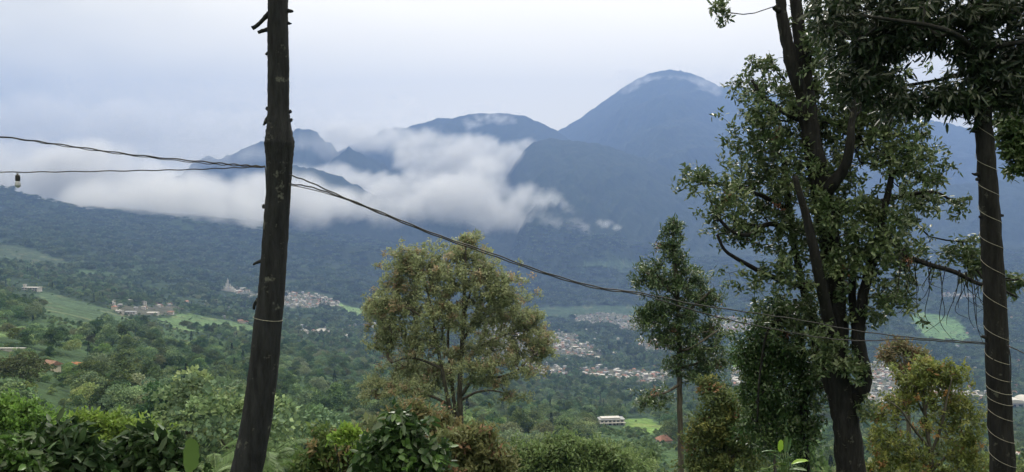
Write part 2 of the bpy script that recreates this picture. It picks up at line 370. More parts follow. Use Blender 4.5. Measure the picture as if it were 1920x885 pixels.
t = n.new('ShaderNodeTexCoord'); z = n.new('ShaderNodeTexNoise'); z.inputs['Scale'].default_value = 0.05; z.inputs['Detail'].default_value = 8; z.inputs['Roughness'].default_value = 0.65
l.new(t.outputs['Object'], z.inputs['Vector'])
mr = n.new('ShaderNodeMapRange'); mr.inputs['From Min'].default_value = 0.3; mr.inputs['From Max'].default_value = 0.7; mr.inputs['To Min'].default_value = 0.55; mr.inputs['To Max'].default_value = 1.5
l.new(z.outputs['Fac'], mr.inputs['Value'])
sv = n.new('ShaderNodeVectorMath'); sv.operation = 'SCALE'; l.new(at.outputs['Color'], sv.inputs[0]); l.new(mr.outputs[0], sv.inputs['Scale'])
l.new(sv.outputs[0], b.inputs['Base Color']); b.inputs['Roughness'].default_value = 0.95; b.inputs['Specular IOR Level'].default_value = 0.1
bp = n.new('ShaderNodeBump'); bp.inputs['Strength'].default_value = 1.0; bp.inputs['Distance'].default_value = 10.0
l.new(z.outputs['Fac'], bp.inputs['Height']); l.new(bp.outputs[0], b.inputs['Normal'])
M_HILL = m
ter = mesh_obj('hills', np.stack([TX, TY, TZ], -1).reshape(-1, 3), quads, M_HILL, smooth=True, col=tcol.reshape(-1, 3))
tag(ter, 'wooded valley and misty blue mountains falling and rising before the camera', kind='structure')

# ------------------------------------------------------------------ haze
HZ0, HZ1 = float(TZ.min()) - 2.0, 2150.0
bx = [(-12600, 12600), (-12600, 12600), (HZ0, HZ1)]
hv = [(x, y, z) for x in bx[0] for y in bx[1] for z in bx[2]]
hf = [(0, 1, 3, 2), (4, 6, 7, 5), (0, 4, 5, 1), (2, 3, 7, 6), (0, 2, 6, 4), (1, 5, 7, 3)]
mh = bpy.data.materials.new('haze_air'); mh.use_nodes = True
mh.node_tree.nodes.clear()
ho = mh.node_tree.nodes.new('ShaderNodeOutputMaterial'); pv = mh.node_tree.nodes.new('ShaderNodeVolumePrincipled')
pv.inputs['Color'].default_value = (0.205, 0.318, 0.61, 1); pv.inputs['Density'].default_value = 1.22e-4; pv.inputs['Anisotropy'].default_value = 0.25
mh.node_tree.links.new(pv.outputs[0], ho.inputs['Volume'])
mh.cycles.homogeneous_volume = True
tag(mesh_obj('haze', hv, hf, mh), 'blue air filling the valley', kind='stuff')

# ------------------------------------------------------------------ clouds: real volumes between the ridges
def cloud(name, label, blobs, step, Rad, W, amp, nscale, dens, res, seed, voxpad=1.6, rough_=0.68, color=(0.97, 0.98, 1.0)):
    pts = []
    r_ = np.random.default_rng(seed)
    for (px, py, rx, ry, d, rd) in blobs:
        sx = rx * d / F; sz = ry * d / F
        vol = 4.19 * sx * sz * rd; n_ = int(max(12, min(900, vol / step ** 3)))
        q = r_.normal(size=(n_, 3)); q /= np.linalg.norm(q, axis=1)[:, None]; q *= r_.random((n_, 1)) ** 0.4
        c = P(px, py, d)
        pts.append(c + q * np.array([sx, rd, sz]))
    pts = np.concatenate(pts)
    o = mesh_obj(name, pts, [], None)
    tag(o, label, kind='stuff')
    mm = bpy.data.materials.new(name + '_vapour'); mm.use_nodes = True; mm.node_tree.nodes.clear()
    oo = mm.node_tree.nodes.new('ShaderNodeOutputMaterial'); pv = mm.node_tree.nodes.new('ShaderNodeVolumePrincipled')
    pv.inputs['Color'].default_value = color + (1,); pv.inputs['Density'].default_value = dens; pv.inputs['Anisotropy'].default_value = 0.2
    mm.node_tree.links.new(pv.outputs[0], oo.inputs['Volume'])
    ng = bpy.data.node_groups.new(name + '_shape', 'GeometryNodeTree')
    ng.interface.new_socket('Geometry', in_out='INPUT', socket_type='NodeSocketGeometry')
    ng.interface.new_socket('Geometry', in_out='OUTPUT', socket_type='NodeSocketGeometry')
    n = ng.nodes; l = ng.links
    gi = n.new('NodeGroupInput'); go = n.new('NodeGroupOutput')
    pos = n.new('GeometryNodeInputPosition')
    no = n.new('ShaderNodeTexNoise'); no.inputs['Scale'].default_value = 1.0 / nscale; no.inputs['Detail'].default_value = 8; no.inputs['Roughness'].default_value = 0.64
    no.inputs['Distortion'].default_value = 0.4
    rt = n.new('ShaderNodeVectorRotate'); rt.rotation_type = 'EULER_XYZ'; rt.inputs['Rotation'].default_value = (0, math.radians(32), 0)
    sv = n.new('ShaderNodeVectorMath'); sv.operation = 'MULTIPLY'; sv.inputs[1].default_value = (0.5, 1.0, 1.35)
    l.new(pos.outputs[0], rt.inputs['Vector']); l.new(rt.outputs[0], sv.inputs[0]); l.new(sv.outputs[0], no.inputs['Vector'])
    px_ = n.new('GeometryNodeProximity'); px_.target_element = 'POINTS'
    l.new(gi.outputs[0], px_.inputs[0]); 
    sp_ = [i for i in px_.inputs if i.name in ('Sample Position', 'Source Position')]
    l.new(pos.outputs[0], sp_[0])
    a = n.new('ShaderNodeMath'); a.operation = 'MULTIPLY_ADD'; a.inputs[1].default_value = amp * 2; a.inputs[2].default_value = Rad - amp
    l.new(no.outputs[0], a.inputs[0])
    s = n.new('ShaderNodeMath'); s.operation = 'SUBTRACT'; l.new(a.outputs[0], s.inputs[0]); l.new(px_.outputs['Distance'], s.inputs[1])
    dv = n.new('ShaderNodeMath'); dv.operation = 'DIVIDE'; dv.use_clamp = True; l.new(s.outputs[0], dv.inputs[0]); dv.inputs[1].default_value = W
    no.inputs['Roughness'].default_value = rough_
    vc = n.new('GeometryNodeVolumeCube'); l.new(dv.outputs[0], vc.inputs['Density'])
    lo = pts.min(0) - Rad * voxpad; hi = pts.max(0) + Rad * voxpad
    vc.inputs['Min'].default_value = lo; vc.inputs['Max'].default_value = hi
    for k, nm in enumerate(('Resolution X', 'Resolution Y', 'Resolution Z')):
        vc.inputs[nm].default_value = int(max(16, min(420, (hi[k] - lo[k]) / res[k])))
    sm = n.new('GeometryNodeSetMaterial'); sm.inputs['Material'].default_value = mm
    l.new(vc.outputs[0], sm.inputs[0]); l.new(sm.outputs[0], go.inputs[0])
    md = o.modifiers.new('shape', 'NODES'); md.node_group = ng
    mm.cycles.volume_step_rate = 1.0
    return o
cloud('low_cloud', 'bright torn cloud pouring between the middle and right mountains',
  [(690,352,60,22,6500,220),(620,335,50,18,6750,200),(805,292,62,40,6600,280),(840,300,70,45,6600,300),(885,300,62,40,6700,280),(935,295,45,26,6900,200),(972,277,24,12,7050,110),
   (770,360,85,32,5700,250),(860,372,80,34,5500,240),(900,340,45,40,6000,220),(620,385,90,22,5500,220),(700,262,48,20,7650,190),(655,250,40,16,7800,160),(745,250,30,12,8000,120),(740,392,50,14,5300,150),(560,372,70,22,5700,200),
   (930,405,60,18,5400,150),(985,415,45,16,5400,130),(1030,422,42,12,5300,110),(1064,431,30,7,5250,80),(1010,385,34,14,5500,100),(975,365,22,10,5600,80),(1045,402,26,9,5450,70),(915,222,26,5,9000,60),(955,228,22,4,9000,60),(880,235,20,6,8900,60)],
  50, 75, 190, 190, 430, 0.016, (12.5, 26, 11), 5, rough_=0.74)
cloud('fog_bank', 'soft grey fog bank lying along the left slope under the small peak',
  [(-80,330,120,50,5600,300),(60,320,120,42,5600,300),(180,335,110,48,5500,300),(300,355,100,40,5400,300),(420,368,100,32,5300,260),(520,368,80,32,5300,240),(330,375,110,24,4700,200),(440,385,90,22,4600,180),(560,385,80,20,5000,200),(200,375,50,16,4800,160),(560,335,40,14,6600,180)],
  110, 120, 160, 170, 620, 0.011, (24, 40, 18), 9)
cloud('mist_veil', 'thin grey mist rising off the left slopes into the overcast',
  [(-150,250,160,50,9300,300),(60,240,150,50,9300,300),(250,240,120,48,9200,300),(400,250,90,40,9100,250),(520,235,80,30,9000,250),(630,250,50,28,8700,200),(680,262,35,16,8600,150),(700,245,30,12,8500,120),(400,290,40,8,7900,80),(480,292,50,6,7900,60),(600,285,40,10,7800,60),(640,262,30,14,7900,60)],
  120, 150, 330, 190, 800, 0.006, (36, 60, 28), 15, rough_=0.65)
cloud('cloud_wisp', 'thin pale veil of cloud lying over the highest summit',
  [(1215,154,45,5,10550,100),(1270,152,60,5,10450,80),(1320,158,40,6,10500,100),(1180,140,30,6,10900,90),(1190,168,30,5,10400,80),(1330,172,30,5,10300,80)],
  45, 66, 130, 75, 300, 0.007, (26, 40, 14), 12)
cloud('cloud_scrap', 'small torn scrap of cloud on the blue slope right of the cloud tail',
  [(1130,422,10,5,5300,40),(1158,430,9,6,5300,40),(1140,418,14,3,5350,30)],
  22, 28, 70, 60, 200, 0.02, (9, 14, 8), 13)

# ------------------------------------------------------------------ geometry kit: tubes and leaves
def smooth_path(pts, rad, sub=5):
    pts = np.asarray(pts, float); rad = np.asarray(rad, float)
    if len(pts) < 3 or sub <= 1: return pts, rad
    p = np.vstack([2 * pts[0] - pts[1], pts, 2 * pts[-1] - pts[-2]])
    out = []; ro = []
    for i in range(len(pts) - 1):
        for s in range(sub):
            t = s / sub
            out.append(0.5 * ((2 * p[i + 1]) + (-p[i] + p[i + 2]) * t + (2 * p[i] - 5 * p[i + 1] + 4 * p[i + 2] - p[i + 3]) * t * t + (-p[i] + 3 * p[i + 1] - 3 * p[i + 2] + p[i + 3]) * t ** 3))
            ro.append(rad[i] * (1 - t) + rad[i + 1] * t)
    out.append(pts[-1]); ro.append(rad[-1])
    return np.array(out), np.array(ro)
def tube(pts, rad, sides=8, rough=0.0, seed=0, closed_ends=True):
    pts = np.asarray(pts, float); rad = np.asarray(rad, float); n = len(pts)
    tg = np.gradient(pts, axis=0); tg /= np.linalg.norm(tg, axis=1)[:, None] + 1e-12
    ref = np.array([0.31, 0.95, 0.05]) if abs(tg[0] @ np.array([0.31, 0.95, 0.05])) < 0.9 else np.array([1.0, 0, 0])
    V = []; u = ref - tg[0] * (ref @ tg[0]); u /= np.linalg.norm(u)
    rg = np.random.default_rng(seed)
    ang = np.linspace(0, 2 * math.pi, sides, endpoint=False)
    low = rg.normal(size=(n, sides)) * rough
    for i in range(n):
        u = u - tg[i] * (u @ tg[i]); u /= np.linalg.norm(u) + 1e-12
        v = np.cross(tg[i], u)
        r = rad[i] * (1 + low[i])
        V.append(pts[i] + (np.cos(ang) * r)[:, None] * u + (np.sin(ang) * r)[:, None] * v)
    V = np.concatenate(V)
    i, k = np.meshgrid(np.arange(n - 1), np.arange(sides), indexing='ij')
    a = (i * sides + k).ravel(); b = (i * sides + (k + 1) % sides).ravel()
    Fq = np.stack([a, b, b + sides, a + sides], 1)
    if closed_ends:
        V = np.vstack([V, pts[0], pts[-1]]); n0 = n * sides
        k = np.arange(sides); k2 = (k + 1) % sides
        Fq = np.vstack([Fq, np.stack([k2, k, np.full(sides, n0), np.full(sides, n0)], 1), np.stack([k + (n - 1) * sides, k2 + (n - 1) * sides, np.full(sides, n0 + 1), np.full(sides, n0 + 1)], 1)])
    return V, Fq
def merge(parts):
    V = []; Fc = []; o = 0
    for v, f in parts:
        V.append(v); Fc.append(f + o); o += len(v)
    return np.concatenate(V), np.concatenate(Fc)
def fix_tris(V, Fq):             # quads with a doubled last corner become a list with triangles
    return [tuple(q) if q[2] != q[3] else tuple(q[:3]) for q in Fq.tolist()]
def tube_obj(name, pts, rad, mat, parent=None, sides=8, rough=0.0, sub=5, seed=0):
    p, r = smooth_path(pts, rad, sub); V, Fq = tube(p, r, sides, rough, seed)
    return mesh_obj(name, V, fix_tris(V, Fq), mat, parent, smooth=True)
LEAF6 = np.array([(0, 0, 0), (0.32, 0.5, 0.10), (0.72, 0.38, 0.06), (1.0, 0, -0.10), (0.72, -0.38, 0.06), (0.32, -0.5, 0.10)])
def leaves(pos, axis, nrm, ln, wd, col, simple=False):
    """one folded leaf per row"""
    axis = axis / (np.linalg.norm(axis, axis=1)[:, None] + 1e-9)
    side = np.cross(nrm, axis); side /= np.linalg.norm(side, axis=1)[:, None] + 1e-9
    nr = np.cross(axis, side); n = len(pos)
    if simple: T = np.array([(0, 0, 0), (0.45, 0.5, 0.04), (1, 0, 0), (0.5, -0.5, 0.04)])
    else: T = LEAF6
    k = len(T)
    V = pos[:, None] + axis[:, None] * (T[:, 0][None, :, None] * ln[:, None, None]) + side[:, None] * (T[:, 1][None, :, None] * wd[:, None, None]) + nr[:, None] * (T[:, 2][None, :, None] * wd[:, None, None])
    V = V.reshape(-1, 3); base = (np.arange(n) * k)[:, None]
    if simple: Fq = base + np.array([[0, 1, 2, 3]])
    else: Fq = np.concatenate([base + np.array([[0, 3, 2, 1]]), base + np.array([[0, 5, 4, 3]])])
    return V, Fq, np.repeat(col, k, axis=0)
def rvec(n, r_): q = r_.normal(size=(n, 3)); return q / np.linalg.norm(q, axis=1)[:, None]

def grow(skel, clusters, tip_r, seg=3, wob=0.12, seed=0):
    """join every leaf cluster to the nearest wood already there, as a branching system; returns tube list"""
    rg = np.random.default_rng(seed)
    nodes = [np.asarray(s, float) for s in skel]; parent = [-1] * len(nodes)
    arr = np.zeros((len(nodes) + len(clusters) * (seg + 1) + 5, 3)); arr[:len(nodes)] = nodes; cnt = len(nodes)
    par = np.full(len(arr), -1)
    d = np.min(np.linalg.norm(clusters[:, None] - arr[None, :cnt], axis=2), axis=1)
    order = np.argsort(d); chains = []; load = np.zeros(len(arr))
    for i in order:
        c = clusters[i]; dd = np.linalg.norm(arr[:cnt] - c, axis=1)
        dd = dd + np.clip(arr[:cnt, 2] - c[2], 0, None) * 0.5          # twigs prefer to rise
        k = int(np.argmin(dd)); L_ = np.linalg.norm(arr[k] - c)
        prev = k; ch = [k]
        for s in range(1, seg + 1):
            t = s / seg
            p = arr[k] * (1 - t) + c * t + (rg.normal(size=3) * wob * L_ * (0 if s == seg else 0.5)); p[2] -= math.sin(t * math.pi) * L_ * 0.06
            arr[cnt] = p; par[cnt] = prev; prev = cnt; ch.append(cnt); cnt += 1
        chains.append(ch)
        q = prev
        while q >= 0: load[q] += 1; q = par[q]
    out = []
    for ch in chains:
        rads = tip_r * np.sqrt(np.maximum(1, load[ch])) ; rads[0] = rads[1]
        out.append(tube(arr[ch], rads, 4 if rads.max() < tip_r * 2.6 else 6, 0, closed_ends=False))
    return out

def clusters_in(blobs, depth, dscale=1.0, r_=rng):
    pts = []
    for bl in blobs:
        px, py, rx, ry, n_ = bl[:5]; dz = bl[5] if len(bl) > 5 else 0.0
        q = np.clip(r_.normal(size=(n_, 3)) * 0.56, -1.5, 1.5)
        d = depth + dz
        c = P(px, py, d); s = d / F
        pts.append(c + q * np.array([rx * s, 0.5 * (rx + ry) * s * dscale, ry * s]))
    return np.concatenate(pts)
def foliage(cl, n_per, ln, wd, spread, pal, wts, r_, droop=0.2, simple=False, up=0.6, tipw=None):
    """a whorl of leaves about each cluster point"""
    n_ = len(cl) * n_per
    ci = np.repeat(np.arange(len(cl)), n_per)
    dirc = rvec(len(cl), r_) * 0.6 + np.array([0, 0, 0.5])
    ax = rvec(n_, r_) + dirc[ci] * 0.7; ax[:, 2] -= droop * 2
    ax /= np.linalg.norm(ax, axis=1)[:, None]
    pos = cl[ci] + rvec(n_, r_) * spread * (r_.random((n_, 1)) ** 0.6)
    nr = rvec(n_, r_) * (1 - up) + np.array([0, 0, up])
    pal = np.array(pal); wts = np.array(wts, float); wts /= wts.sum()
    kc = r_.choice(len(pal), len(cl), p=wts)
    col = pal[kc[ci]] * (0.7 + 0.6 * r_.random((n_, 1)))
    L_ = ln * (0.42 + 1.0 * r_.random(n_)); W_ = wd * (0.7 + 0.6 * r_.random(n_))
    return leaves(pos, ax, nr, L_, W_, col, simple)

def hero(name, label, cat, depth, limbs, blobs, leafp, bark, tip_r, seed, dscale=0.8, leafmat=None, group=None, trunk_rough=0.03, root=None, skel_extra=None, wob=0.14):
    """limbs: list of (part name, [(px, py, radius px, extra depth)])"""
    r_ = np.random.default_rng(seed)
    base = limbs[0][1][0]; bp_ = P(base[0], base[1], depth + (base[3] if len(base) > 3 else 0))
    o = empty(name, bp_, label, cat, group)
    skel = []
    for k, (nm, pl) in enumerate(limbs):
        pts = [P(a[0], a[1], depth + (a[3] if len(a) > 3 else 0)) - bp_ for a in pl]
        rad = [a[2] * depth / F for a in pl]
        p, r = smooth_path(pts, rad, 6)
        big = max(a[2] for a in pl) * depth / F
        jit = np.random.default_rng(seed + k).normal(size=p.shape) * (r * 0.045)[:, None]
        p2 = p + np.cumsum(jit, 0) * 0.0 + jit
        V, Fq = tube(p2, r, 12 if big > 0.05 else 8, trunk_rough, seed + k)
        mesh_obj(nm, V, fix_tris(V, Fq), bark, o, smooth=True)
        skel += [q for q in p[:: 2]]
    cl = clusters_in(blobs, depth, dscale, r_) - bp_
    tw = grow(skel, cl, tip_r, seed=seed, wob=wob)
    V, Fq = merge(tw); mesh_obj('twigs', V, Fq, bark, o, smooth=True)
    V, Fq, c = foliage(cl, r_=r_, **leafp)
    mesh_obj('foliage', V, Fq, leafmat or M_LEAF, o, col=c)
    return o

# ------------------------------------------------------------------ wood trees (prototypes)
GREENS = [(0.085, 0.14, 0.045), (0.07, 0.12, 0.045), (0.12, 0.175, 0.055), (0.06, 0.105, 0.05)]
def crown_leaves(lobes, nl, size, r_, pal):
    pos = []; ax = []; nr = []; col = []
    pal = np.array(pal)
    for (c, rd) in lobes:
        q = rvec(nl, r_); q[:, 2] = np.where(q[:, 2] < -0.35, -q[:, 2], q[:, 2])
        p = c + q * rd * (0.78 + 0.34 * r_.random((nl, 1)))
        pos.append(p); a = q + rvec(nl, r_) * 0.9; a[:, 2] -= 0.3; ax.append(a); nr.append(q * 0.8 + rvec(nl, r_) * 0.55)
        base = pal[r_.integers(len(pal))]
        col.append(base * (0.7 + 0.6 * r_.random((nl, 1))))
    pos = np.concatenate(pos); n_ = len(pos)
    s = size * (0.6 + 0.8 * r_.random(n_))
    return leaves(pos, np.concatenate(ax), np.concatenate(nr), s, s * 0.7, np.concatenate(col), simple=True)
def broad_geo(seed, h=12, w=9, nl=90, nlobe=22, size=0.5, trunk_h=0.35, pal=GREENS, openness=0.0):
    r_ = np.random.default_rng(seed); lobes = []
    for i in range(nlobe):
        a = r_.random() * 6.283; rr_ = (r_.random() ** 0.5) * w * 0.5 * 0.8
        ht = 1 - (rr_ / (w * 0.5)) ** 2
        z_ = h * (trunk_h + (1 - trunk_h) * ((0.25 + 0.60 * ht) * (0.75 + 0.35 * r_.random())))
        if i % 4 == 3: z_ = h * (trunk_h + 0.15 + 0.2 * r_.random())
        lobes.append((np.array([math.cos(a) * rr_, math.sin(a) * rr_, z_]), np.array([1, 1, 0.72]) * w * (0.115 + 0.075 * r_.random()) * (1 - openness * 0.4)))
    cr_ = crown_leaves(lobes, nl, size, r_, pal)
    tp = [(0, 0, -2.5), (0.1, 0, h * 0.25), (r_.normal() * 0.3, r_.normal() * 0.3, h * 0.55), (r_.normal() * 0.5, r_.normal() * 0.5, h * 0.85)]
    p, r = smooth_path(tp, [0.28, 0.22, 0.15, 0.05], 3); parts = [tube(p, r, 6, closed_ends=False)]
    for c, rd in lobes[:8]:
        s = p[len(p) // 2] * np.array([1, 1, 0.7 + 0.4 * r_.random()]); mid = (s + c) / 2 + np.array([0, 0, -0.3])
        pp, rp = smooth_path([s, mid, c], [0.10, 0.07, 0.03], 2); parts.append(tube(pp, rp, 4, closed_ends=False))
    return cr_, merge(parts)
def conifer_geo(seed, h=15, w=3.4, nl=1500, size=0.45, pal=((0.03, 0.06, 0.035), (0.025, 0.05, 0.03))):
    r_ = np.random.default_rng(seed)
    z_ = r_.random(nl) ** 0.8; a = r_.random(nl) * 6.283
    rad = (1 - z_) ** 0.8 * w * 0.5 * (0.6 + 0.5 * r_.random(nl)) * (0.8 + 0.25 * np.sin(z_ * 55))
    pos = np.stack([np.cos(a) * rad, np.sin(a) * rad, h * (0.08 + 0.92 * z_)], 1)
    ax = np.stack([np.cos(a), np.sin(a), np.full(nl, 0.3)], 1) + rvec(nl, r_) * 0.5
    col = np.array(pal)[r_.integers(len(pal), size=nl)] * (0.7 + 0.6 * r_.random((nl, 1)))
    s = size * (0.6 + 0.8 * r_.random(nl))
    cr_ = leaves(pos, ax, rvec(nl, r_) * 0.5 + np.array([0, 0, 0.6]), s, s * 0.6, col, True)
    p, r = smooth_path([(0, 0, -2.5), (0, 0, h * 0.5), (0, 0, h * 0.97)], [0.25, 0.15, 0.03], 3)
    return cr_, tube(p, r, 6, closed_ends=False)
def frond_geo(seed, h=5, nf=11, fl=2.8, wd=0.7, pal=((0.09, 0.16, 0.05), (0.12, 0.19, 0.06)), strips=7, lift=0.9):
    """banana-like plant: arching blades"""
    r_ = np.random.default_rng(seed); V = []; Fq = []; col = []; o = 0; pal = np.array(pal)
    for k in range(nf):
        a = k * 2.4 + r_.random() * 0.5; el = lift * (0.5 + 0.6 * r_.random()); ll = fl * (0.75 + 0.4 * r_.random())
        d = np.array([math.cos(a), math.sin(a)]); x = 0; z_ = h * (0.75 + 0.1 * r_.random()); base = pal[r_.integers(len(pal))] * (0.8 + 0.4 * r_.random())
        ang = el
        for s in range(strips + 1):
            t = s / strips; wv = wd * 0.5 * (math.sin(min(1, t * 1.15 + 0.12) * math.pi) ** 0.7 if t < 0.86 else (1 - t) * 3.2)
            wv = max(wv, 0.01)
            pn = np.array([-d[1], d[0]])
            for sd in (-1, 0, 1):
                V.append((d[0] * x + pn[0] * wv * sd, d[1] * x + pn[1] * wv * sd, z_ + (0.25 * wv if sd else 0.0) - 0.0)); col.append(base)
            if s < strips:
                b_ = o + s * 3
                Fq += [(b_, b_ + 1, b_ + 4, b_ + 3), (b_ + 1, b_ + 2, b_ + 5, b_ + 4)]
            x += math.cos(ang) * ll / strips; z_ += math.sin(ang) * ll / strips; ang -= 2.0 / strips
        o += (strips + 1) * 3
    p, r = smooth_path([(0, 0, -1), (0, 0, h * 0.4), (0, 0, h * 0.82)], [0.16, 0.13, 0.07], 2)
    return (np.array(V), np.array(Fq), np.array(col)), tube(p, r, 6, closed_ends=False)

KINDS = []
def kind(desc, crown, trunk, hgt):
    cm = mesh_obj('crown', crown[0], crown[1], M_WOOD, col=crown[2], link=False).data
    tm = mesh_obj('trunk', trunk[0], trunk[1], M_BARK_GREY, smooth=True, link=False).data
    KINDS.append((desc, cm, tm, hgt)); return len(KINDS) - 1
YG = [(0.14, 0.20, 0.045), (0.12, 0.18, 0.04), (0.16, 0.21, 0.06)]
OL = [(0.105, 0.135, 0.06), (0.09, 0.12, 0.055), (0.12, 0.14, 0.065)]
for s in range(4): kind('round green tree', *broad_geo(100 + s, 12 + s, 9 + s * 0.6, 120, 26, 0.48), 12 + s)
for s in range(2): kind('tall tiered tree', *broad_geo(120 + s, 17, 9, 110, 30, 0.5, 0.25), 17)
for s in range(2): kind('olive-brown tree', *broad_geo(130 + s, 12, 12, 110, 30, 0.5, 0.4, OL), 12)
for s in range(2): kind('yellow-green tree', *broad_geo(140 + s, 9, 8, 120, 22, 0.42, 0.2, YG), 9)
for s in range(2): kind('low green bush', *broad_geo(150 + s, 5, 7, 110, 16, 0.4, 0.05, GREENS + YG[:1]), 5)
K_CON = [kind('dark narrow conifer', *conifer_geo(160 + s, 16, 3.6 + s), 16) for s in range(2)]
K_BAN = [kind('pale banana plant', *frond_geo(170 + s), 5) for s in range(2)]
W_NEAR = [.13, .12, .11, .1, .06, .05, .07, .06, .06, .05, .05, .05, .02, .02, .02, .03]

# ---- where the trees stand
def sample_land(n_, d0, d1, seed, pxr=(-60, 1980), power=1.0):
    r_ = np.random.default_rng(seed)
    d = np.sqrt(r_.random(n_) * (d1 ** 2 - d0 ** 2) + d0 ** 2); px = pxr[0] + r_.random(n_) * (pxr[1] - pxr[0])
    X = (px - 960) / F * d; Z = height(X, d)
    PX, PY = to_pix(X, d, Z)
    return X, d, Z, PX, PY
def cleared(PX, PY, D, margin=True):
    m = np.zeros(PX.shape, bool)
    for poly, (d0, d1), c in fields: m |= (D > d0) & (D < d1) & in_poly(PX, PY, poly)
    for poly, sp, wh, (d0, d1) in towns:
        if sp < 30: m |= (D > d0) & (D < d1) & in_poly(PX, PY, poly)
    # keep the view of the clearings open: no tall tree right in front of them
    return m
open_spots = []   # (px, py, rx, ry, d) clear trees that would hide a building
OPEN = [(1147,30,800,800),(1200,40,802,790),(1247,30,848,530),(55,36,552,1500),(20,60,632,400),(265,62,594,1430),(602,36,624,1750),(427,18,549,2450),(1912,36,766,1500),(92,12,696,330),(1212,14,712,1830),
        (1135,10,648,2450),(1820,10,748,1420),(145,26,642,430),(390,90,622,1050),(140,56,596,850),(166,24,742,210),(650,46,731,560),(1245,20,648,2500),(1765,50,634,2600),(1060,40,660,2300),(1140,60,612,2900),(1150,60,700,1950),(1660,40,750,1500),(560,40,574,2500)]
def opened(PX, PY, D):
    m = np.zeros(PX.shape, bool)
    top = PY - 19.0 * F / D
    for (x, hw, yb, dB) in OPEN: m |= (D < dB + 25) & (D > dB * 0.35) & (np.abs(PX - x) < hw + 3.5 * F / D) & (top < yb - 0.004 * 0) & (PY > yb - 30)
    return m

X, D, Z, PX, PY = sample_land(5200, 90, 800, 21)
dens = fbm(X / 70, D / 70, 3, 55)
keep = ~cleared(PX, PY, D) & (dens > 0.31)
LOW = opened(PX, PY, D)
X, D, Z, PX, PY, LOW = [a[keep] for a in (X, D, Z, PX, PY, LOW)]
rk = np.random.default_rng(31)
K = rk.choice(len(KINDS), len(X), p=np.array(W_NEAR) / sum(W_NEAR))
K = np.where((fbm(X / 45, D / 45, 2, 88) > 0.62) & (rk.random(len(X)) < 0.6), rk.choice([8, 9, 10, 11, 14, 15], len(X)), K)
SCL = 0.6 + 0.9 * rk.random(len(X)) ** 1.5
K = np.where(LOW, rk.choice([10, 11, 0, 2], len(X)), K); SCL = np.where(LOW, np.where(K >= 10, 0.65, 0.36) * (0.7 + 0.6 * rk.random(len(X))), SCL)
topx, topy = to_pix(X, D, Z + np.array([KINDS[k][3] for k in K]) * SCL)
vis = (topy < 872) & (topx > 5) & (topx < 1915)
order = np.argsort(D + (~vis) * 1e6)
N_IND = 232
ind = order[:N_IND]; rest = order[N_IND:]
def zone(px, py, d):
    side = ('at the left edge' if px < 200 else 'left of the thick trunk' if px < 450 else 'behind the thick trunk' if px < 560 else 'between the thick trunk and the round tree' if px < 700
            else 'behind the round tree' if px < 1010 else 'below the white flat-roofed house' if px < 1210 else 'behind the slender tree' if px < 1370 else 'behind the big leafy tree' if px < 1640
            else 'behind the yellow tree' if px < 1840 else 'behind the twine-wound trunk')
    dist = 'near' if d < 230 else 'middle' if d < 330 else 'farther'
    return side, dist
for i in ind:
    desc, cm, tm, hgt = KINDS[K[i]]
    nm = 'banana_plant' if 'banana' in desc else 'bush' if 'bush' in desc else 'conifer_tree' if 'conifer' in desc else 'broadleaf_tree'
    sd, ds = zone(PX[i], PY[i], D[i])
    o = empty(nm, (X[i], D[i], Z[i] - 0.3), '%s in the %s slope wood %s' % (desc, ds, sd), 'plant' if 'banana' in desc or 'bush' in desc else 'tree', '%ss in the %s slope wood %s' % (desc, ds, sd))
    o.scale = (SCL[i],) * 3; o.rotation_euler = (0, 0, rk.random() * 6.28)
    c = bpy.data.objects.new('crown', cm); C.objects.link(c); c.parent = o
    c = bpy.data.objects.new('trunk', tm); C.objects.link(c); c.parent = o

# ---- the rest of the wood: one object of instances
def low_kind(name, g):
    (cv, cf, cc), (tv, tf) = g
    V = np.vstack([cv, tv]); Fq = np.vstack([cf, tf + len(cv)]); col = np.vstack([cc, np.full((len(tv), 3), 0.05)])
    return mesh_obj(name, V, Fq, M_WOOD, col=col, link=False)
protos = []
for k in KINDS:
    nv = len(k[1].vertices)
    o = bpy.data.objects.new('wood_tree_form', k[1]); protos.append(o)
def far_geo(seed, w=26, n=9, h=11, pal=GREENS):
    r_ = np.random.default_rng(seed); lobes = []
    for i in range(n):
        x, y = (r_.random(2) - 0.5) * w; hh = h * (0.55 + 0.6 * r_.random())
        for j in range(3): lobes.append((np.array([x + r_.normal() * 1.6, y + r_.normal() * 1.6, hh * (0.55 + 0.2 * j)]), np.array([1, 1, 0.8]) * (3.3 - 0.5 * j)))
    return crown_leaves(lobes, 26, 2.0, r_, pal)
for s in range(4):
    cv, cf, cc = far_geo(300 + s, pal=[tuple(0.62 * q for q in g_) for g_ in GREENS]); protos.append(mesh_obj('grove_form', cv, cf, M_WOOD, col=cc, link=False))
nK = len(KINDS)
pts = [np.stack([X[rest], D[rest], Z[rest] - 0.3], 1)]; pk = [K[rest]]; ps = [SCL[rest]]
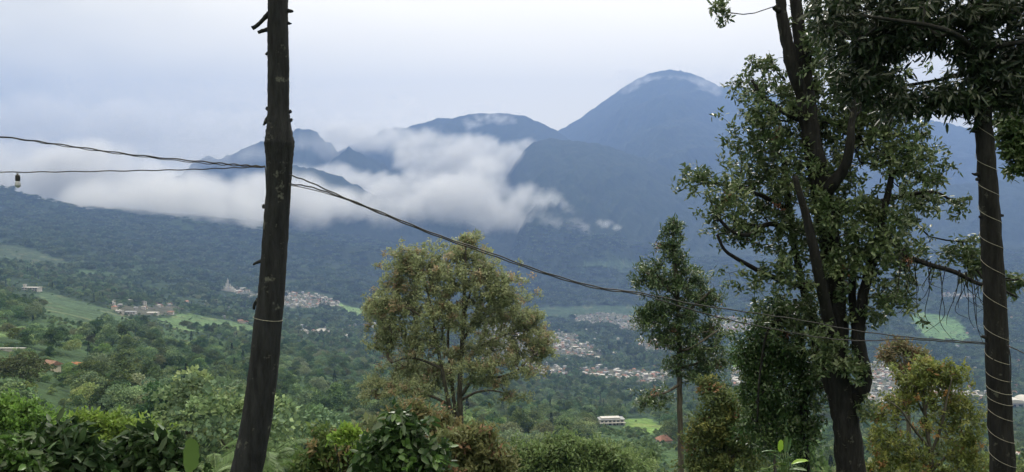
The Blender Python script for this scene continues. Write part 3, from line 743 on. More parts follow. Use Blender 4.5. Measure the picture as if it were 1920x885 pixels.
for (n_, d0, d1, sd) in ((16000, 800, 2100, 22), (16500, 2100, 5200, 23)):
    x_, d_, z_, px_, py_ = sample_land(n_, d0, d1, sd, (-120, 2040))
    low_ = opened(px_, py_, d_)
    k_ = ~cleared(px_, py_, d_) & ((fbm(x_ / 120, d_ / 120, 3, 56) > 0.3) | (d_ > 3300))
    x_, d_, z_, low_ = x_[k_], d_[k_], z_[k_], low_[k_]
    pts.append(np.stack([x_, d_, z_ - 0.3], 1)); r_ = np.random.default_rng(sd + 5)
    if d0 < 1000: pk.append(np.array(rng.choice(nK, len(x_), p=np.array(W_NEAR) / sum(W_NEAR)))); ps.append(0.8 + 0.6 * r_.random(len(x_)))
    else: pk.append(nK + r_.integers(0, 4, len(x_))); ps.append(0.8 + 0.6 * r_.random(len(x_)))
    ps[-1] = np.where(low_, ps[-1] * 0.38, ps[-1])
# garden trees among the houses
x_, d_, z_, px_, py_ = sample_land(60000, 900, 4600, 29)
tm_ = np.zeros(len(x_), bool)
for poly, sp, wh, (d0, d1) in towns: tm_ |= (d_ > d0) & (d_ < d1) & in_poly(px_, py_, poly)
tm_ &= rng.random(len(x_)) < 0.5
x_, d_, z_ = x_[tm_][:2600], d_[tm_][:2600], z_[tm_][:2600]
pts.append(np.stack([x_, d_, z_ - 0.3], 1)); pk.append(rng.integers(0, 4, len(x_))); ps.append(0.4 + 0.4 * rng.random(len(x_)))
x_, d_, z_, px_, py_ = sample_land(9000, 400, 4000, 33)
tm_ = np.zeros(len(x_), bool)
for poly, (d0, d1), c in fields: tm_ |= (d_ > d0) & (d_ < d1) & in_poly(px_, py_, poly)
tm_ &= rng.random(len(x_)) < 0.3
x_, d_, z_ = x_[tm_], d_[tm_], z_[tm_]
pts.append(np.stack([x_, d_, z_ - 0.3], 1)); pk.append(rng.choice([0, 1, 10, 11], len(x_))); ps.append(0.25 + 0.35 * rng.random(len(x_)))
pts = np.concatenate(pts); pk = np.concatenate(pk); ps = np.concatenate(ps)
fo = mesh_obj('forest', pts, [], None)
at = fo.data.attributes.new('sort', 'INT', 'POINT'); at.data.foreach_set('value', pk.astype(np.int32))
at = fo.data.attributes.new('size', 'FLOAT', 'POINT'); at.data.foreach_set('value', ps.astype(np.float32))
at = fo.data.attributes.new('turn', 'FLOAT', 'POINT'); at.data.foreach_set('value', (rng.random(len(pts)) * 6.28).astype(np.float32))
tag(fo, 'dense mixed green wood covering the valley sides beyond the nearer trees', kind='stuff')
ng = bpy.data.node_groups.new('forest_spread', 'GeometryNodeTree')
ng.interface.new_socket('Geometry', in_out='INPUT', socket_type='NodeSocketGeometry'); ng.interface.new_socket('Geometry', in_out='OUTPUT', socket_type='NodeSocketGeometry')
n = ng.nodes; l = ng.links; gi = n.new('NodeGroupInput'); go = n.new('NodeGroupOutput'); jn = n.new('GeometryNodeJoinGeometry')
def named(nm, ty):
    q = n.new('GeometryNodeInputNamedAttribute'); q.data_type = ty; q.inputs['Name'].default_value = nm; return q.outputs['Attribute']
a_s = named('sort', 'INT'); a_z = named('size', 'FLOAT'); a_t = named('turn', 'FLOAT')
cxyz = n.new('ShaderNodeCombineXYZ'); l.new(a_t, cxyz.inputs['Z'])
for k, po in enumerate(protos):
    oi = n.new('GeometryNodeObjectInfo'); oi.inputs['Object'].default_value = po
    oi.inputs['As Instance'].default_value = True
    eq = n.new('FunctionNodeCompare'); eq.data_type = 'INT'; eq.operation = 'EQUAL'; l.new(a_s, eq.inputs[2]); eq.inputs[3].default_value = k
    ip = n.new('GeometryNodeInstanceOnPoints'); l.new(gi.outputs[0], ip.inputs['Points']); l.new(eq.outputs[0], ip.inputs['Selection'])
    l.new(oi.outputs['Geometry'], ip.inputs['Instance']); l.new(cxyz.outputs[0], ip.inputs['Rotation']); l.new(a_z, ip.inputs['Scale'])
    l.new(ip.outputs[0], jn.inputs[0])
l.new(jn.outputs[0], go.inputs[0])
fo.modifiers.new('spread', 'NODES').node_group = ng

# ------------------------------------------------------------------ buildings
M_WHITE = plain('white_wall', (0.48, 0.46, 0.42), 0.85, var=0.12, scale=0.4)
M_CREAM = plain('cream_wall', (0.50, 0.45, 0.36), 0.85, var=0.15, scale=0.4)
M_GREYW = plain('grey_wall', (0.34, 0.34, 0.34), 0.85, var=0.2, scale=0.4)
M_RED = plain('red_tile', (0.30, 0.16, 0.12), 0.8, var=0.3, scale=0.8)
M_BROWN = plain('brown_tile', (0.20, 0.12, 0.085), 0.85, var=0.3, scale=0.8)
M_PALER = plain('pale_roof', (0.38, 0.37, 0.35), 0.6, var=0.2, scale=0.5)
M_GREYR = plain('grey_roof', (0.22, 0.23, 0.24), 0.7, var=0.3, scale=0.6)
M_GLASS = plain('dark_glass', (0.03, 0.035, 0.04), 0.15, var=0.2, scale=1, spec=0.6)
M_EARTH = plain('bare_earth', (0.36, 0.17, 0.09), 0.95, var=0.3, scale=0.3)
M_STONE = plain('stone_wall', (0.42, 0.41, 0.37), 0.9, var=0.3, scale=0.5)
class MB:
    def __init__(s): s.v = []; s.f = []; s.m = []
    def add(s, v, f, m=0):
        o = len(s.v); s.v += [tuple(map(float, p)) for p in v]; s.f += [tuple(i + o for i in q) for q in f]; s.m += [m] * len(f)
    def box(s, x0, x1, y0, y1, z0, z1, m=0):
        s.add([(x0, y0, z0), (x1, y0, z0), (x1, y1, z0), (x0, y1, z0), (x0, y0, z1), (x1, y0, z1), (x1, y1, z1), (x0, y1, z1)],
              [(0, 3, 2, 1), (4, 5, 6, 7), (0, 1, 5, 4), (1, 2, 6, 5), (2, 3, 7, 6), (3, 0, 4, 7)], m)
    def gable(s, x0, x1, y0, y1, z0, z1, m=0, hip=0.0, th=0.25):
        ym = (y0 + y1) / 2; h = (x1 - x0) * hip
        s.add([(x0, y0, z0), (x1, y0, z0), (x1, y1, z0), (x0, y1, z0), (x0 + h, ym, z1), (x1 - h, ym, z1), (x0, y0, z0 - th), (x1, y0, z0 - th), (x1, y1, z0 - th), (x0, y1, z0 - th)],
              [(0, 1, 5, 4), (2, 3, 4, 5), (1, 2, 5), (3, 0, 4), (0, 6, 7, 1), (1, 7, 8, 2), (2, 8, 9, 3), (3, 9, 6, 0), (9, 8, 7, 6)], m)
    def lathe(s, cx, cy, prof, n=12, m=0):
        V = [(cx + r * math.cos(6.28318 * k / n), cy + r * math.sin(6.28318 * k / n), z) for r, z in prof for k in range(n)]
        Fq = [(i * n + k, i * n + (k + 1) % n, (i + 1) * n + (k + 1) % n, (i + 1) * n + k) for i in range(len(prof) - 1) for k in range(n)]
        s.add(V, Fq, m)
    def build(s, name, mats, parent=None, link=True):
        mats = mats if isinstance(mats, (list, tuple)) else [mats]
        return mesh_obj(name, s.v, s.f, None, parent, mats=mats, midx=s.m, link=link)
def small_house(w_, d_, h_, roof_h, wall, roof, hip, win=True, wings=0, r_=random):
    b = MB(); b.box(-w_ / 2, w_ / 2, -d_ / 2, d_ / 2, -2.5, h_, 0)
    if roof_h > 0: b.gable(-w_ / 2 - 0.6, w_ / 2 + 0.6, -d_ / 2 - 0.6, d_ / 2 + 0.6, h_ + 0.26, h_ + roof_h, 1, hip)
    else:
        b.box(-w_ / 2 - 0.15, w_ / 2 + 0.15, -d_ / 2 - 0.15, d_ / 2 + 0.15, h_ + 0.003, h_ + 0.4, 1); b.box(-w_ * 0.2, w_ * 0.15, -d_ * 0.2, d_ * 0.2, h_ + 0.4, h_ + 2.2, 0)
    nf = max(1, int(h_ / 3))
    for f_ in range(nf):
        nw = max(2, int(w_ / 2.6))
        for k in range(nw):
            x = -w_ / 2 + (k + 0.5) * w_ / nw; z0 = 1.0 + f_ * 3
            b.box(x - 0.6, x + 0.6, -d_ / 2 - 0.05, -d_ / 2 + 0.05, z0, z0 + 1.3, 2)
            if k % 2 == 0: b.box(x - 0.6, x + 0.6, d_ / 2 - 0.05, d_ / 2 + 0.05, z0, z0 + 1.3, 2)
        b.box(w_ / 2 - 0.05, w_ / 2 + 0.05, -0.7, 0.7, 1.0 + f_ * 3, 2.3 + f_ * 3, 2)
    if wings: b.box(w_ / 2 - 0.1, w_ / 2 + 3, -d_ / 4, d_ / 2 - 0.3, -2.5, h_ * 0.6, 0); b.gable(w_ / 2 + 0.05, w_ / 2 + 3.4, -d_ / 4 - 0.4, d_ / 2 + 0.1, h_ * 0.6 + 0.2, h_ * 0.6 + 1.5, 1, 0.2)
    return b.build('house', [wall, roof, M_GLASS], link=False).data
HK = [('white red-roofed house', small_house(10, 8, 4, 3.0, M_WHITE, M_RED, 0.2)),
      ('cream brown-roofed house', small_house(9, 7, 3.6, 2.8, M_CREAM, M_BROWN, 0.0, wings=1)),
      ('white flat-roofed block', small_house(9, 8, 6.4, 0, M_WHITE, M_PALER, 0)),
      ('low pale-roofed house', small_house(12, 8, 3.2, 2.0, M_WHITE, M_PALER, 0.1)),
      ('grey dark-roofed house', small_house(9, 8, 6.2, 2.2, M_GREYW, M_GREYR, 0.25)),
      ('tall cream house', small_house(8, 9, 6.4, 2.6, M_CREAM, M_RED, 0.3)),
      ('long white shed', small_house(20, 8, 3.6, 1.8, M_WHITE, M_PALER, 0))]
HW = [.09, .22, .15, .2, .2, .06, .08]
hp = []
for t_i, (poly, sp, wh, (d0, d1)) in enumerate(towns):
    r_ = np.random.default_rng(500 + t_i)
    x0, x1 = min(p[0] for p in poly), max(p[0] for p in poly)
    x_, d_, z_, px_, py_ = sample_land(60000, d0, d1, 600 + t_i, (x0, x1))
    m = in_poly(px_, py_, poly); x_, d_, z_, px_, py_ = [a[m] for a in (x_, d_, z_, px_, py_)]
    got = np.zeros((0, 2))
    for k in range(min(len(x_), 2500)):
        if len(got) and np.min(np.hypot(got[:, 0] - x_[k], (got[:, 1] - d_[k]))) < sp: continue
        got = np.vstack([got, (x_[k], d_[k])])
        hp.append((x_[k], d_[k], z_[k], r_.choice(len(HK), p=HW), (0.68 + 0.4 * r_.random()), (r_.random() - 0.5) * 1.6 + (1.57 if r_.random() < 0.25 else 0), wh, px_[k]))
        if len(got) > 110: break
print('houses', len(hp))
hidden = lambda h: (1430 < h[7] < 1610) or (470 < h[7] < 530)
hp = [h for h in hp if not hidden(h)]
hp.sort(key=lambda h: h[1] - (1500 if h[6].startswith(('scattered', 'in the clearing', 'near the villa', 'beside', 'on the', 'high')) else 0))
N_H = 285
for (x, y, z, k, s, rz, wh, _) in hp[:N_H]:
    o = bpy.data.objects.new('house', HK[k][1]); C.objects.link(o); o.location = (x, y, z); o.scale = (s, s, s); o.rotation_euler = (0, 0, rz)
    tag(o, 'tiny %s %s' % (HK[k][0], wh), 'house', 'tiny %ss %s' % (HK[k][0], wh))
if len(hp) > N_H:      # the houses past the ones built singly
    V = []; Fq = []; mi = []; o_ = 0; mats = [M_WHITE, M_RED, M_GLASS, M_CREAM, M_BROWN, M_PALER, M_GREYW, M_GREYR]
    for (x, y, z, k, s, rz, wh, _) in hp[N_H:]:
        me = HK[k][1]; mt = Matrix.Translation((x, y, z)) @ Matrix.Rotation(rz, 4, 'Z') @ Matrix.Scale(s, 4)
        V += [tuple(mt @ v.co) for v in me.vertices]
        for p in me.polygons: Fq.append(tuple(i + o_ for i in p.vertices)); mi.append(mats.index(me.materials[p.material_index]))
        o_ += len(me.vertices)
    tag(mesh_obj('distant_houses', V, Fq, None, mats=mats, midx=mi), 'farthest rows of tiny houses in the valley town', kind='stuff')

def ground_at(px, d):
    x = (px - 960) / F * d; return np.array([x, d, float(height(np.array([x]), np.array([d]))[0])])
def land_hit(px, py, d0=100, d1=7000, last=False):     # where the sight line through (px, py) meets the land
    ds = np.geomspace(d0, d1, 1500); z = height((px - 960) / F * ds, ds); _, pr = to_pix((px - 960) / F * ds, ds, z)
    k = np.where(pr <= py)[0]
    return ground_at(px, ds[k[0]]) if len(k) else ground_at(px, d1)
def house_parts(px, py, label, w_, d_, h_, roofh, wall, roof, hip, rz=0.0, name='house', nwin=4, extra=None, dist=None, base=None):
    g_ = ground_at(px, dist)
    cand = np.linspace(dist * 0.72, dist * 1.4, 200)          # the spot near that distance whose ground shows at the right height
    rows = np.array([to_pix(*[np.array([q]) for q in ground_at(px, c)])[1][0] for c in cand])
    k = int(np.argmin(np.abs(rows - py) + np.abs(cand - dist) * 0.004)); g_ = ground_at(px, cand[k])
    print(label[:30], 'dist', round(float(cand[k])), 'row', round(float(rows[k])), 'want', py)
    o = empty(name, tuple(g_), label, 'house'); o.rotation_euler = (0, 0, rz)
    b = MB(); b.box(-w_ / 2, w_ / 2, -d_ / 2, d_ / 2, -3, h_); b.build('wall', wall, o)
    b = MB()
    if roofh: b.gable(-w_ / 2 - 0.7, w_ / 2 + 0.7, -d_ / 2 - 0.7, d_ / 2 + 0.7, h_ + 0.26, h_ + roofh, 0, hip)
    else: b.box(-w_ / 2 - 0.9, w_ / 2 + 0.9, -d_ / 2 - 0.9, d_ / 2 + 0.9, h_ + 0.003, h_ + 0.5)
    b.build('roof', roof, o)
    for f_ in range(max(1, int(h_ / 3))):
        for k in range(nwin):
            x = -w_ / 2 + (k + 0.5) * w_ / nwin; b = MB(); z0 = 0.9 + 3 * f_
            b.box(x - 0.32 * w_ / nwin, x + 0.32 * w_ / nwin, -d_ / 2 - 0.06, -d_ / 2 + 0.04, z0, z0 + 1.5); b.build('window', M_GLASS, o)
    if extra: extra(o)
    return o
# white flat-roofed house on the lower slope
def ex(o):
    b = MB(); b.box(-13.5, 13.5, -8.2, -5.05, 3.3, 3.75); b.build('balcony', M_PALER, o)
    for x in (-12.5, -6.3, 0, 6.3, 12.5):
        b = MB(); b.box(x - 0.25, x + 0.25, -7.9, -7.4, 0, 3.297); b.build('column', M_WHITE, o)
    b = MB(); b.box(-11, 9, -3.5, 4.2, 7.2, 7.8); b.box(-10, 8, -3, 3.6, 6.7, 7.2); b.build('roof_deck', M_PALER, o)
house_parts(1147, 796, 'wide white two-floor house with flat pale roof beside a bright lawn', 25, 10, 6.2, 0, M_WHITE, M_GREYR, 0, 0.12, nwin=6, extra=ex, dist=800)
house_parts(1247, 836, 'small white house with red hipped roof left of the slender trunk', 9, 8, 4.6, 3.6, M_WHITE, M_RED, 0.3, 0.25, nwin=3, dist=530)
# villa on the left slope
def ex(o):
    b = MB(); b.box(9, 17, -4, 4, -8, -0.6, 0); b.build('annex', M_WHITE, o)
    b = MB(); b.box(-17, -13, -1, 3, -3, 11); b.build('tower', M_WHITE, o)
    b = MB(); b.box(-17.8, -12.2, -1.8, 3.8, 11.003, 11.6); b.build('tower_roof', M_PALER, o)
    b = MB(); b.box(-8, 12, -9.5, -5.8, -1.2, -0.7); b.build('terrace', M_PALER, o)
house_parts(58, 545, 'pale villa with flat roof and small tower on the left hill', 30, 13, 6, 0, M_WHITE, M_PALER, 0, -0.1, nwin=6, extra=ex, dist=1200)
house_parts(243, 588, 'long pale shed left in the clearing on the left slope', 16, 7, 3.2, 1.6, M_WHITE, M_GREYR, 0.1, 0.05, nwin=4, dist=1120)
house_parts(285, 590, 'long white barn with pale roof in the middle of the clearing', 18, 8, 3.4, 1.8, M_WHITE, M_PALER, 0, 0.0, nwin=5, dist=1120)
house_parts(318, 589, 'white cottage with dark roof at the right end of the clearing', 10, 8, 4.2, 2.2, M_WHITE, M_BROWN, 0.1, 0.1, nwin=3, dist=1120)
house_parts(602, 624, 'big pale hall with stepped hipped roof above the dark wood', 34, 20, 5, 6, M_WHITE, M_PALER, 0.3, 0.1, name='hall', nwin=8, dist=1750)
house_parts(92, 694, 'little hut with rusty brown roof among the trees at left', 7, 5, 2.8, 2.0, M_CREAM, M_BROWN, 0.0, -0.5, nwin=2, dist=330)
house_parts(1212, 712, 'white tower block of four floors in the row below the grove', 9, 8, 13, 0, M_WHITE, M_PALER, 0, 0.1, name='tower_block', nwin=3, dist=1830)
house_parts(1135, 646, 'tiny white chapel with a low steeple in front of the grove', 8, 7, 5, 5, M_WHITE, M_PALER, 0.45, 0.1, name='chapel', nwin=2, dist=2450)
house_parts(1820, 748, 'white open-sided block just left of the twine-wound trunk', 9, 8, 8, 0, M_WHITE, M_PALER, 0, 0.0, name='block', nwin=2, dist=1420)
# terraces: tiered white hotel left of the trunk
g_ = land_hit(492, 560, 1500); o = empty('tiered_building', tuple(g_), 'white building of stacked terraces right at the left rim of the thick trunk', 'building')
for k in range(4):
    b = MB(); b.box(-20, 24, -8 + 2 * k, 12, 4.2 * k - 2 + 0.003, 4.2 * k + 1.4); b.build('floor', M_GREYW, o)
    b = MB(); b.box(-22, 25, -10 + 2 * k, 12.5, 4.2 * k + 1.403, 4.2 * k + 2.2); b.build('terrace', M_WHITE, o)
# hall with slim spires
g_ = land_hit(427, 546, 1500); o = empty('spired_hall', tuple(g_), 'white hall with a cluster of slim pointed towers left of the thick trunk', 'building')
b = MB(); b.box(-22, 22, -8, 8, -6, 7); b.box(-12, 12, -6, 9, 7.003, 13); b.build('wall', M_WHITE, o)
for x, y, r, h in ((-2, 0, 2.4, 44), (-8, 2, 1.7, 30), (5, 1, 2.0, 26), (-14, -2, 2.0, 18), (12, -1, 2.0, 18), (18, -4, 2.2, 14), (-20, -5, 2.2, 13), (1, -7, 2.4, 17)):
    b = MB(); b.lathe(x, y, [(r, -2), (r, h * 0.72), (r * 1.25, h * 0.73), (r * 1.25, h * 0.77)]); t_ = b.build('tower', M_WHITE, o)
    b = MB(); b.lathe(x, y, [(r * 1.35, h * 0.77), (r * 0.6, h * 0.88), (0.05, h)]); b.build('spire', M_PALER, t_)
# arched white roof hall at right edge
g_ = ground_at(1912, 1500); o = empty('arched_hall', tuple(g_), 'large hall under two white arched roofs right of the twine-wound trunk', 'building')
b = MB(); b.box(-32, 34, -14, 14, -6, 9); b.build('wall', M_GREYW, o)
for cx, hw, hh in ((-12, 20, 7), (20, 16, 10)):
    b = MB(); n_ = 12; V = []
    for k in range(n_ + 1):
        a = math.pi * k / n_; V += [(cx - hw * math.cos(a), -17, 9.2 + hh * math.sin(a)), (cx - hw * math.cos(a), 15, 9.2 + hh * math.sin(a))]
    b.add(V, [(2 * k, 2 * k + 2, 2 * k + 3, 2 * k + 1) for k in range(n_)] + [tuple(2 * k for k in range(n_ + 1))[::-1], tuple(2 * k + 1 for k in range(n_ + 1))]); b.build('arched_roof', M_WHITE, o)
for k in range(5):
    b = MB(); b.box(-29 + k * 12.6, -22 + k * 12.6, -14.1, -13.9, 1, 6); b.build('window', M_GLASS, o)
# domed tents far right
for k, px in enumerate((1896, 1910, 1919)):
    g_ = land_hit(px, 640, 1500); b = MB(); s = 11 - 2 * k
    b.lathe(0, 0, [(s, -4), (s, 1.5), (s * 0.85, 4), (s * 0.5, 6), (0.05, 7)], 14)
    o = b.build('pavilion', M_WHITE); o.location = tuple(g_); tag(o, ['largest white domed pavilion, just right of the twine-wound trunk', 'middle white domed pavilion of the three at the right edge', 'smallest white domed pavilion at the very right edge'][k], 'pavilion', 'white domed pavilions')
# pale retaining wall and terrace field at the left edge
g_ = ground_at(25, 400); o = empty('retaining_wall', tuple(g_), 'pale stone retaining wall with posts under the terraced field, left edge', 'wall')
b = MB(); b.box(-36, 4, -0.6, 0.6, -5, 2.6); b.build('wall_face', M_STONE, o)
b = MB(); b.box(-37, 5, -1.0, 1.0, 2.603, 2.9); b.build('coping', M_PALER, o)
for k in range(12):
    b = MB(); b.box(-35 + k * 3.4, -34.4 + k * 3.4, -1.0, -0.603, -4, 2.6); b.build('post', M_PALER, o)
# bare orange earth bank
g_ = ground_at(145, 430)
b = MB(); r_ = np.random.default_rng(3)
nx, ny = 22, 8
V = [(-12 + 24 * i / nx, -3 + 6 * j / ny, 2.2 * math.sin(math.pi * j / ny) * math.sin(math.pi * i / nx) ** 0.6 * (0.7 + 0.5 * r_.random()) - 0.4) for i in range(nx + 1) for j in range(ny + 1)]
b.add(V, [(i * (ny + 1) + j, (i + 1) * (ny + 1) + j, (i + 1) * (ny + 1) + j + 1, i * (ny + 1) + j + 1) for i in range(nx) for j in range(ny)])
o = b.build('earth_bank', M_EARTH); o.location = tuple(g_); tag(o, 'bare orange earth bank cut into the wooded left slope', kind='structure')
# striped canopies of the dark grove by the town
SH = [(1100,668,10),(1120,672,11),(1140,660,13),(1165,676,12),(1190,680,11),(1210,676,12),(1235,684,11),(1160,650,12),(1175,640,9)]
r_ = np.random.default_rng(91)
for k in range(26):
    x_ = 1095 + r_.random() * 150; y_ = 652 + r_.random() * 34; kk = int(r_.choice([0, 1, 4, 5, K_CON[0], K_CON[1]])); g_ = land_hit(x_, y_ + 8, 1200)
    o = empty('conifer_tree' if kk in K_CON else 'broadleaf_tree', tuple(g_ - np.array([0, 0, .4])), 'tall tree of the dark grove above the lower town row', 'tree', 'trees of the dark grove by the town')
    q = 1.5 + 0.7 * r_.random(); o.scale = (q, q, q); o.rotation_euler = (0, 0, r_.random() * 6.28)
    for nm, me in (('crown', KINDS[kk][1]), ('trunk', KINDS[kk][2])):
        c = bpy.data.objects.new(nm, me); C.objects.link(c); c.parent = o

# ------------------------------------------------------------------ the near trees
B = lambda *a: a
# the left trunk, stripped of its branches, that carries the wires
DL = 5.0
def left_trunk():
    pts = [(432,1010,31),(440,960,30.5),(462,885,29),(479,800,28),(493,700,27),(503,600,25.5),(508,560,24.5),(514,480,23.5),(519,400,23),(523,350,22),(524,300,24.5),(524,268,27.5),(523,235,22),(522,200,19.5),(522,120,19.5),(521,60,19),(521,0,18),(520,-120,17),(519,-300,15),(518,-500,12)]
    bp_ = P(432, 1010, DL); o = empty('pole_tree', tuple(bp_), 'thick bare leaning trunk with broken branch stubs carrying the wires', 'tree')
    p, r = smooth_path([P(a[0], a[1], DL) - bp_ for a in pts], [a[2] * DL / F for a in pts], 10)
    V, Fq = tube(p, r, 32, 0.014, 4); mesh_obj('trunk', V, fix_tris(V, Fq), M_BARK_POLE, o, smooth=True)
    stubs = [[(505,25,6),(494,36,4),(484,46,3.5),(473,53,4)], [(506,54,5),(495,57,3.5),(484,61,3.5)], [(537,20,5),(546,21,3),(550,21,1.5)], [(537,43,4),(543,44,2.5),(547,44,0.8)],
             [(506,97,4),(500,101,2.5),(498,103,2)], [(506,205,4),(500,204,3),(501,200,1.5)], [(508,218,6),(500,226,4.5),(494,235,1.5)], [(538,210,4),(545,210,3),(544,206,1.5)], [(540,224,4),(546,226,3),(546,222,2)],
             [(500,388,4),(494,388,3),(495,383,2)], [(500,486,5),(488,490,3.5),(478,494,2.5),(475,497,1.5)], [(536,400,3),(541,402,2.5),(540,398,1)], [(484,560,4),(477,572,3),(476,580,2)], [(528,430,3),(533,432,2),(534,436,1)]]
    for k, s in enumerate(stubs):
        tube_obj('branch_stub', [P(a[0], a[1], DL) - bp_ for a in s], [a[2] * DL / F for a in s], M_BARK_POLE, o, 7, 0.08, 3, k)
    return o
left_trunk()
def ring_path(cx, cy, rpx, d, tilt, n_=40, turns=1.0, rise=0.0, a0=0.0):
    out = []
    for k in range(n_ + 1):
        a = a0 + 2 * math.pi * turns * k / n_
        c = P(cx, cy + rise * k / n_, d); rr_ = rpx * d / F
        out.append(c + np.array([math.cos(a) * rr_, math.sin(a) * rr_, tilt * d / F * math.cos(a)]))
    return out
tag(tube_obj('binding_wire', ring_path(502.5, 597, 26.6, DL, -4), [0.0016] * 41, M_TWINE, None, 5, 0, 1), 'thin wire loop bound round the thick leaning trunk', 'wire')

# right trunk wound with twine
DR = 7.0
def axis_r(py):
    ys = [-500, -200, 0, 100, 200, 300, 420, 560, 700, 885, 1000]; xs = [1808, 1822, 1834, 1839, 1843, 1849, 1857, 1865, 1872, 1880, 1886]; rs = [9, 11, 12.5, 13.5, 14.3, 16.2, 17.7, 19.2, 20.3, 21.8, 23.3]
    return float(np.interp(py, ys, xs)), float(np.interp(py, ys, rs))
pr = [(axis_r(y)[0], y, axis_r(y)[1]) for y in (1000, 885, 700, 560, 420, 300, 200, 100, 0, -200, -500)]
BR = [('trunk', pr),
      ('limb', [(1838,110,7),(1800,70,5,-.3),(1750,50,4,-.5),(1690,40,3,-.6),(1620,30,2.5,-.6)]),
      ('limb', [(1842,150,6),(1800,140,4,.2),(1760,150,3.5,.4),(1700,160,3,.4)]),
      ('limb', [(1842,120,6),(1870,90,5,-.2),(1910,80,4,-.3),(1960,70,3,-.3)]),
      ('limb', [(1835,20,6),(1800,-20,5,.3),(1740,-40,4,.5),(1660,-50,3,.6),(1560,-30,2.5,.6)]),
      ('limb', [(1842,170,5),(1880,165,4,.2),(1930,160,3,.3)])]
blobs = [(1560,20,50,45,46),(1630,30,60,50,80),(1700,20,60,45,80),(1775,15,60,40,80),(1850,10,60,40,80),(1915,20,40,50,60),(1600,90,50,35,46),(1665,95,48,30,40),(1700,70,50,26,44),(1650,150,60,30,56),
         (1820,80,40,36,50),(1850,130,45,40,64),(1905,120,40,45,64),(1780,178,50,22,50),(1740,190,40,16,26),(1825,190,34,26,40),(1890,180,36,26,50),(1700,190,40,20,24),(1730,-60,200,60,60),(1600,150,30,30,24),(1770,60,40,22,30)]
blobs = [b_[:4] + (int(b_[4] * 0.72) + 1,) for b_ in blobs]
hero('twine_wound_tree', 'tall dark trunk at right wound with pale twine under narrow drooping leaves', 'tree', DR, BR, blobs,
     dict(n_per=19, ln=0.10, wd=0.022, spread=0.085, pal=[(0.02,0.036,0.02),(0.028,0.045,0.022),(0.036,0.056,0.025)], wts=[4,3,1], droop=0.45, up=0.35), M_BARK_DARK, 0.0016, 41, dscale=1.3)
for k, s in enumerate([[(1832,245,5),(1824,246,3),(1818,246,1)], [(1836,326,5),(1828,327,3),(1822,325,1)], [(1838,336,5),(1830,336,3)], [(1848,405,4),(1836,407,3)], [(1873,404,4),(1881,404,2.5)], [(1856,634,5),(1846,632,4),(1840,631,2)]]):
    t_ = tube_obj('branch_stub', [P(a[0], a[1], DR) for a in s], [a[2] * DR / F for a in s], M_BARK_DARK, None, 6, 0.06, 3, k)
    t_.parent = bpy.data.objects['twine_wound_tree']; t_.matrix_parent_inverse = Matrix.Translation(-Vector(P(pr[0][0], 1000, DR)))
# twine helix: crossing heights on the front face
cross = [232, 300, 345, 395, 445, 490, 550, 615, 665, 700, 726, 745, 768, 808, 850, 900]
pts = []
for k in range(len(cross) - 1):
    for s in range(24):
        t_ = s / 24; a = math.pi + 2 * math.pi * t_        # starts at the left rim, front first
        # front half runs down to the right, back half returns
        y0 = cross[k]; y1 = cross[k + 1]; yy = y0 + (y1 - y0) * (t_) if t_ > 0.5 else y0 + (y1 - y0) * 0.5 * (t_ * 2)
        cx, rp = axis_r(yy); q = P(cx, yy, DR); rr_ = (rp + 0.9) * DR / F
        pts.append(q + np.array([math.cos(a) * rr_, math.sin(a) * rr_, -0.02 * math.sin(a) * -1]))
tag(tube_obj('twine', pts, [0.0021] * len(pts), M_TWINE, None, 5, 0, 1), 'pale twine wound in a spiral round the right trunk', 'twine')

# wires
def wire(name, label, pl, rad=0.006, twist=None, group=None):
    pts = [P(*a) for a in pl]; p, r = smooth_path(pts, [rad] * len(pts), 14)
    if twist:
        th_ = np.arange(len(p)) * twist[1]; p = p + np.stack([np.cos(th_) * 0, np.cos(th_), np.sin(th_)], 1) * twist[0]
    V, Fq = tube(p, r, 6); o = mesh_obj(name, V, fix_tris(V, Fq), M_CABLE, None, smooth=True)
    return tag(o, label, 'cable', group)
wire('cable', 'upper black wire entering from the left edge to the thick trunk', [(-500,215,5.6),(-200,238,5.4),(0,256,5.25),(120,272,5.15),(250,290,5.1),(380,303,5.0),(450,309,4.95),(497,312,4.92)], 0.0045, (0.003, 1.1))
wire('cable', 'thin strand twisted with the upper left wire near the thick trunk', [(-500,217,5.6),(-200,239,5.4),(0,257,5.25),(120,274,5.15),(250,292,5.1),(380,306,5.0),(450,311,4.95),(497,314,4.92)], 0.003, (0.003, 1.3))
wire('cable', 'lower black wire with the bulb, entering from the left edge', [(-500,326,5.3),(-200,324,5.2),(0,323,5.1),(120,322,5.05),(250,320,5.0),(350,318,4.98),(430,315,4.95),(497,313,4.92)], 0.004, (0.002, 0.9))
wire('cable', 'black wire leaving the thick trunk highest and sagging to the right trunk', [(543,328,4.95),(580,341,4.98),(640,368,5.05),(720,400,5.15),(820,440,5.3),(920,474,5.5),(1020,510,5.7),(1120,538,5.9),(1200,549,6.05),(1300,570,6.25),(1400,585,6.45),(1500,600,6.6),(1600,619,6.75),(1700,632,6.85),(1780,638,6.9),(1850,643,6.93)], 0.0048, (0.002, 0.8))
wire('cable', 'black wire leaving the thick trunk lower and sagging to the right trunk', [(541,345,4.93),(580,350,4.97),(640,370,5.05),(720,403,5.15),(820,443,5.3),(920,478,5.5),(1020,513,5.7),(1120,541,5.9),(1200,552,6.05),(1280,576,6.2),(1360,598,6.4),(1450,617,6.55),(1540,633,6.7),(1620,639,6.8),(1700,636,6.85),(1780,641,6.9),(1850,645,6.93)], 0.0048, (0.002, 0.9))
wire('cable', 'slack middle strand joining the sagging wires near the thick trunk', [(542,347,4.92),(570,352,4.96),(610,362,5.0),(660,378,5.08),(700,394,5.13),(740,411,5.18)], 0.003)
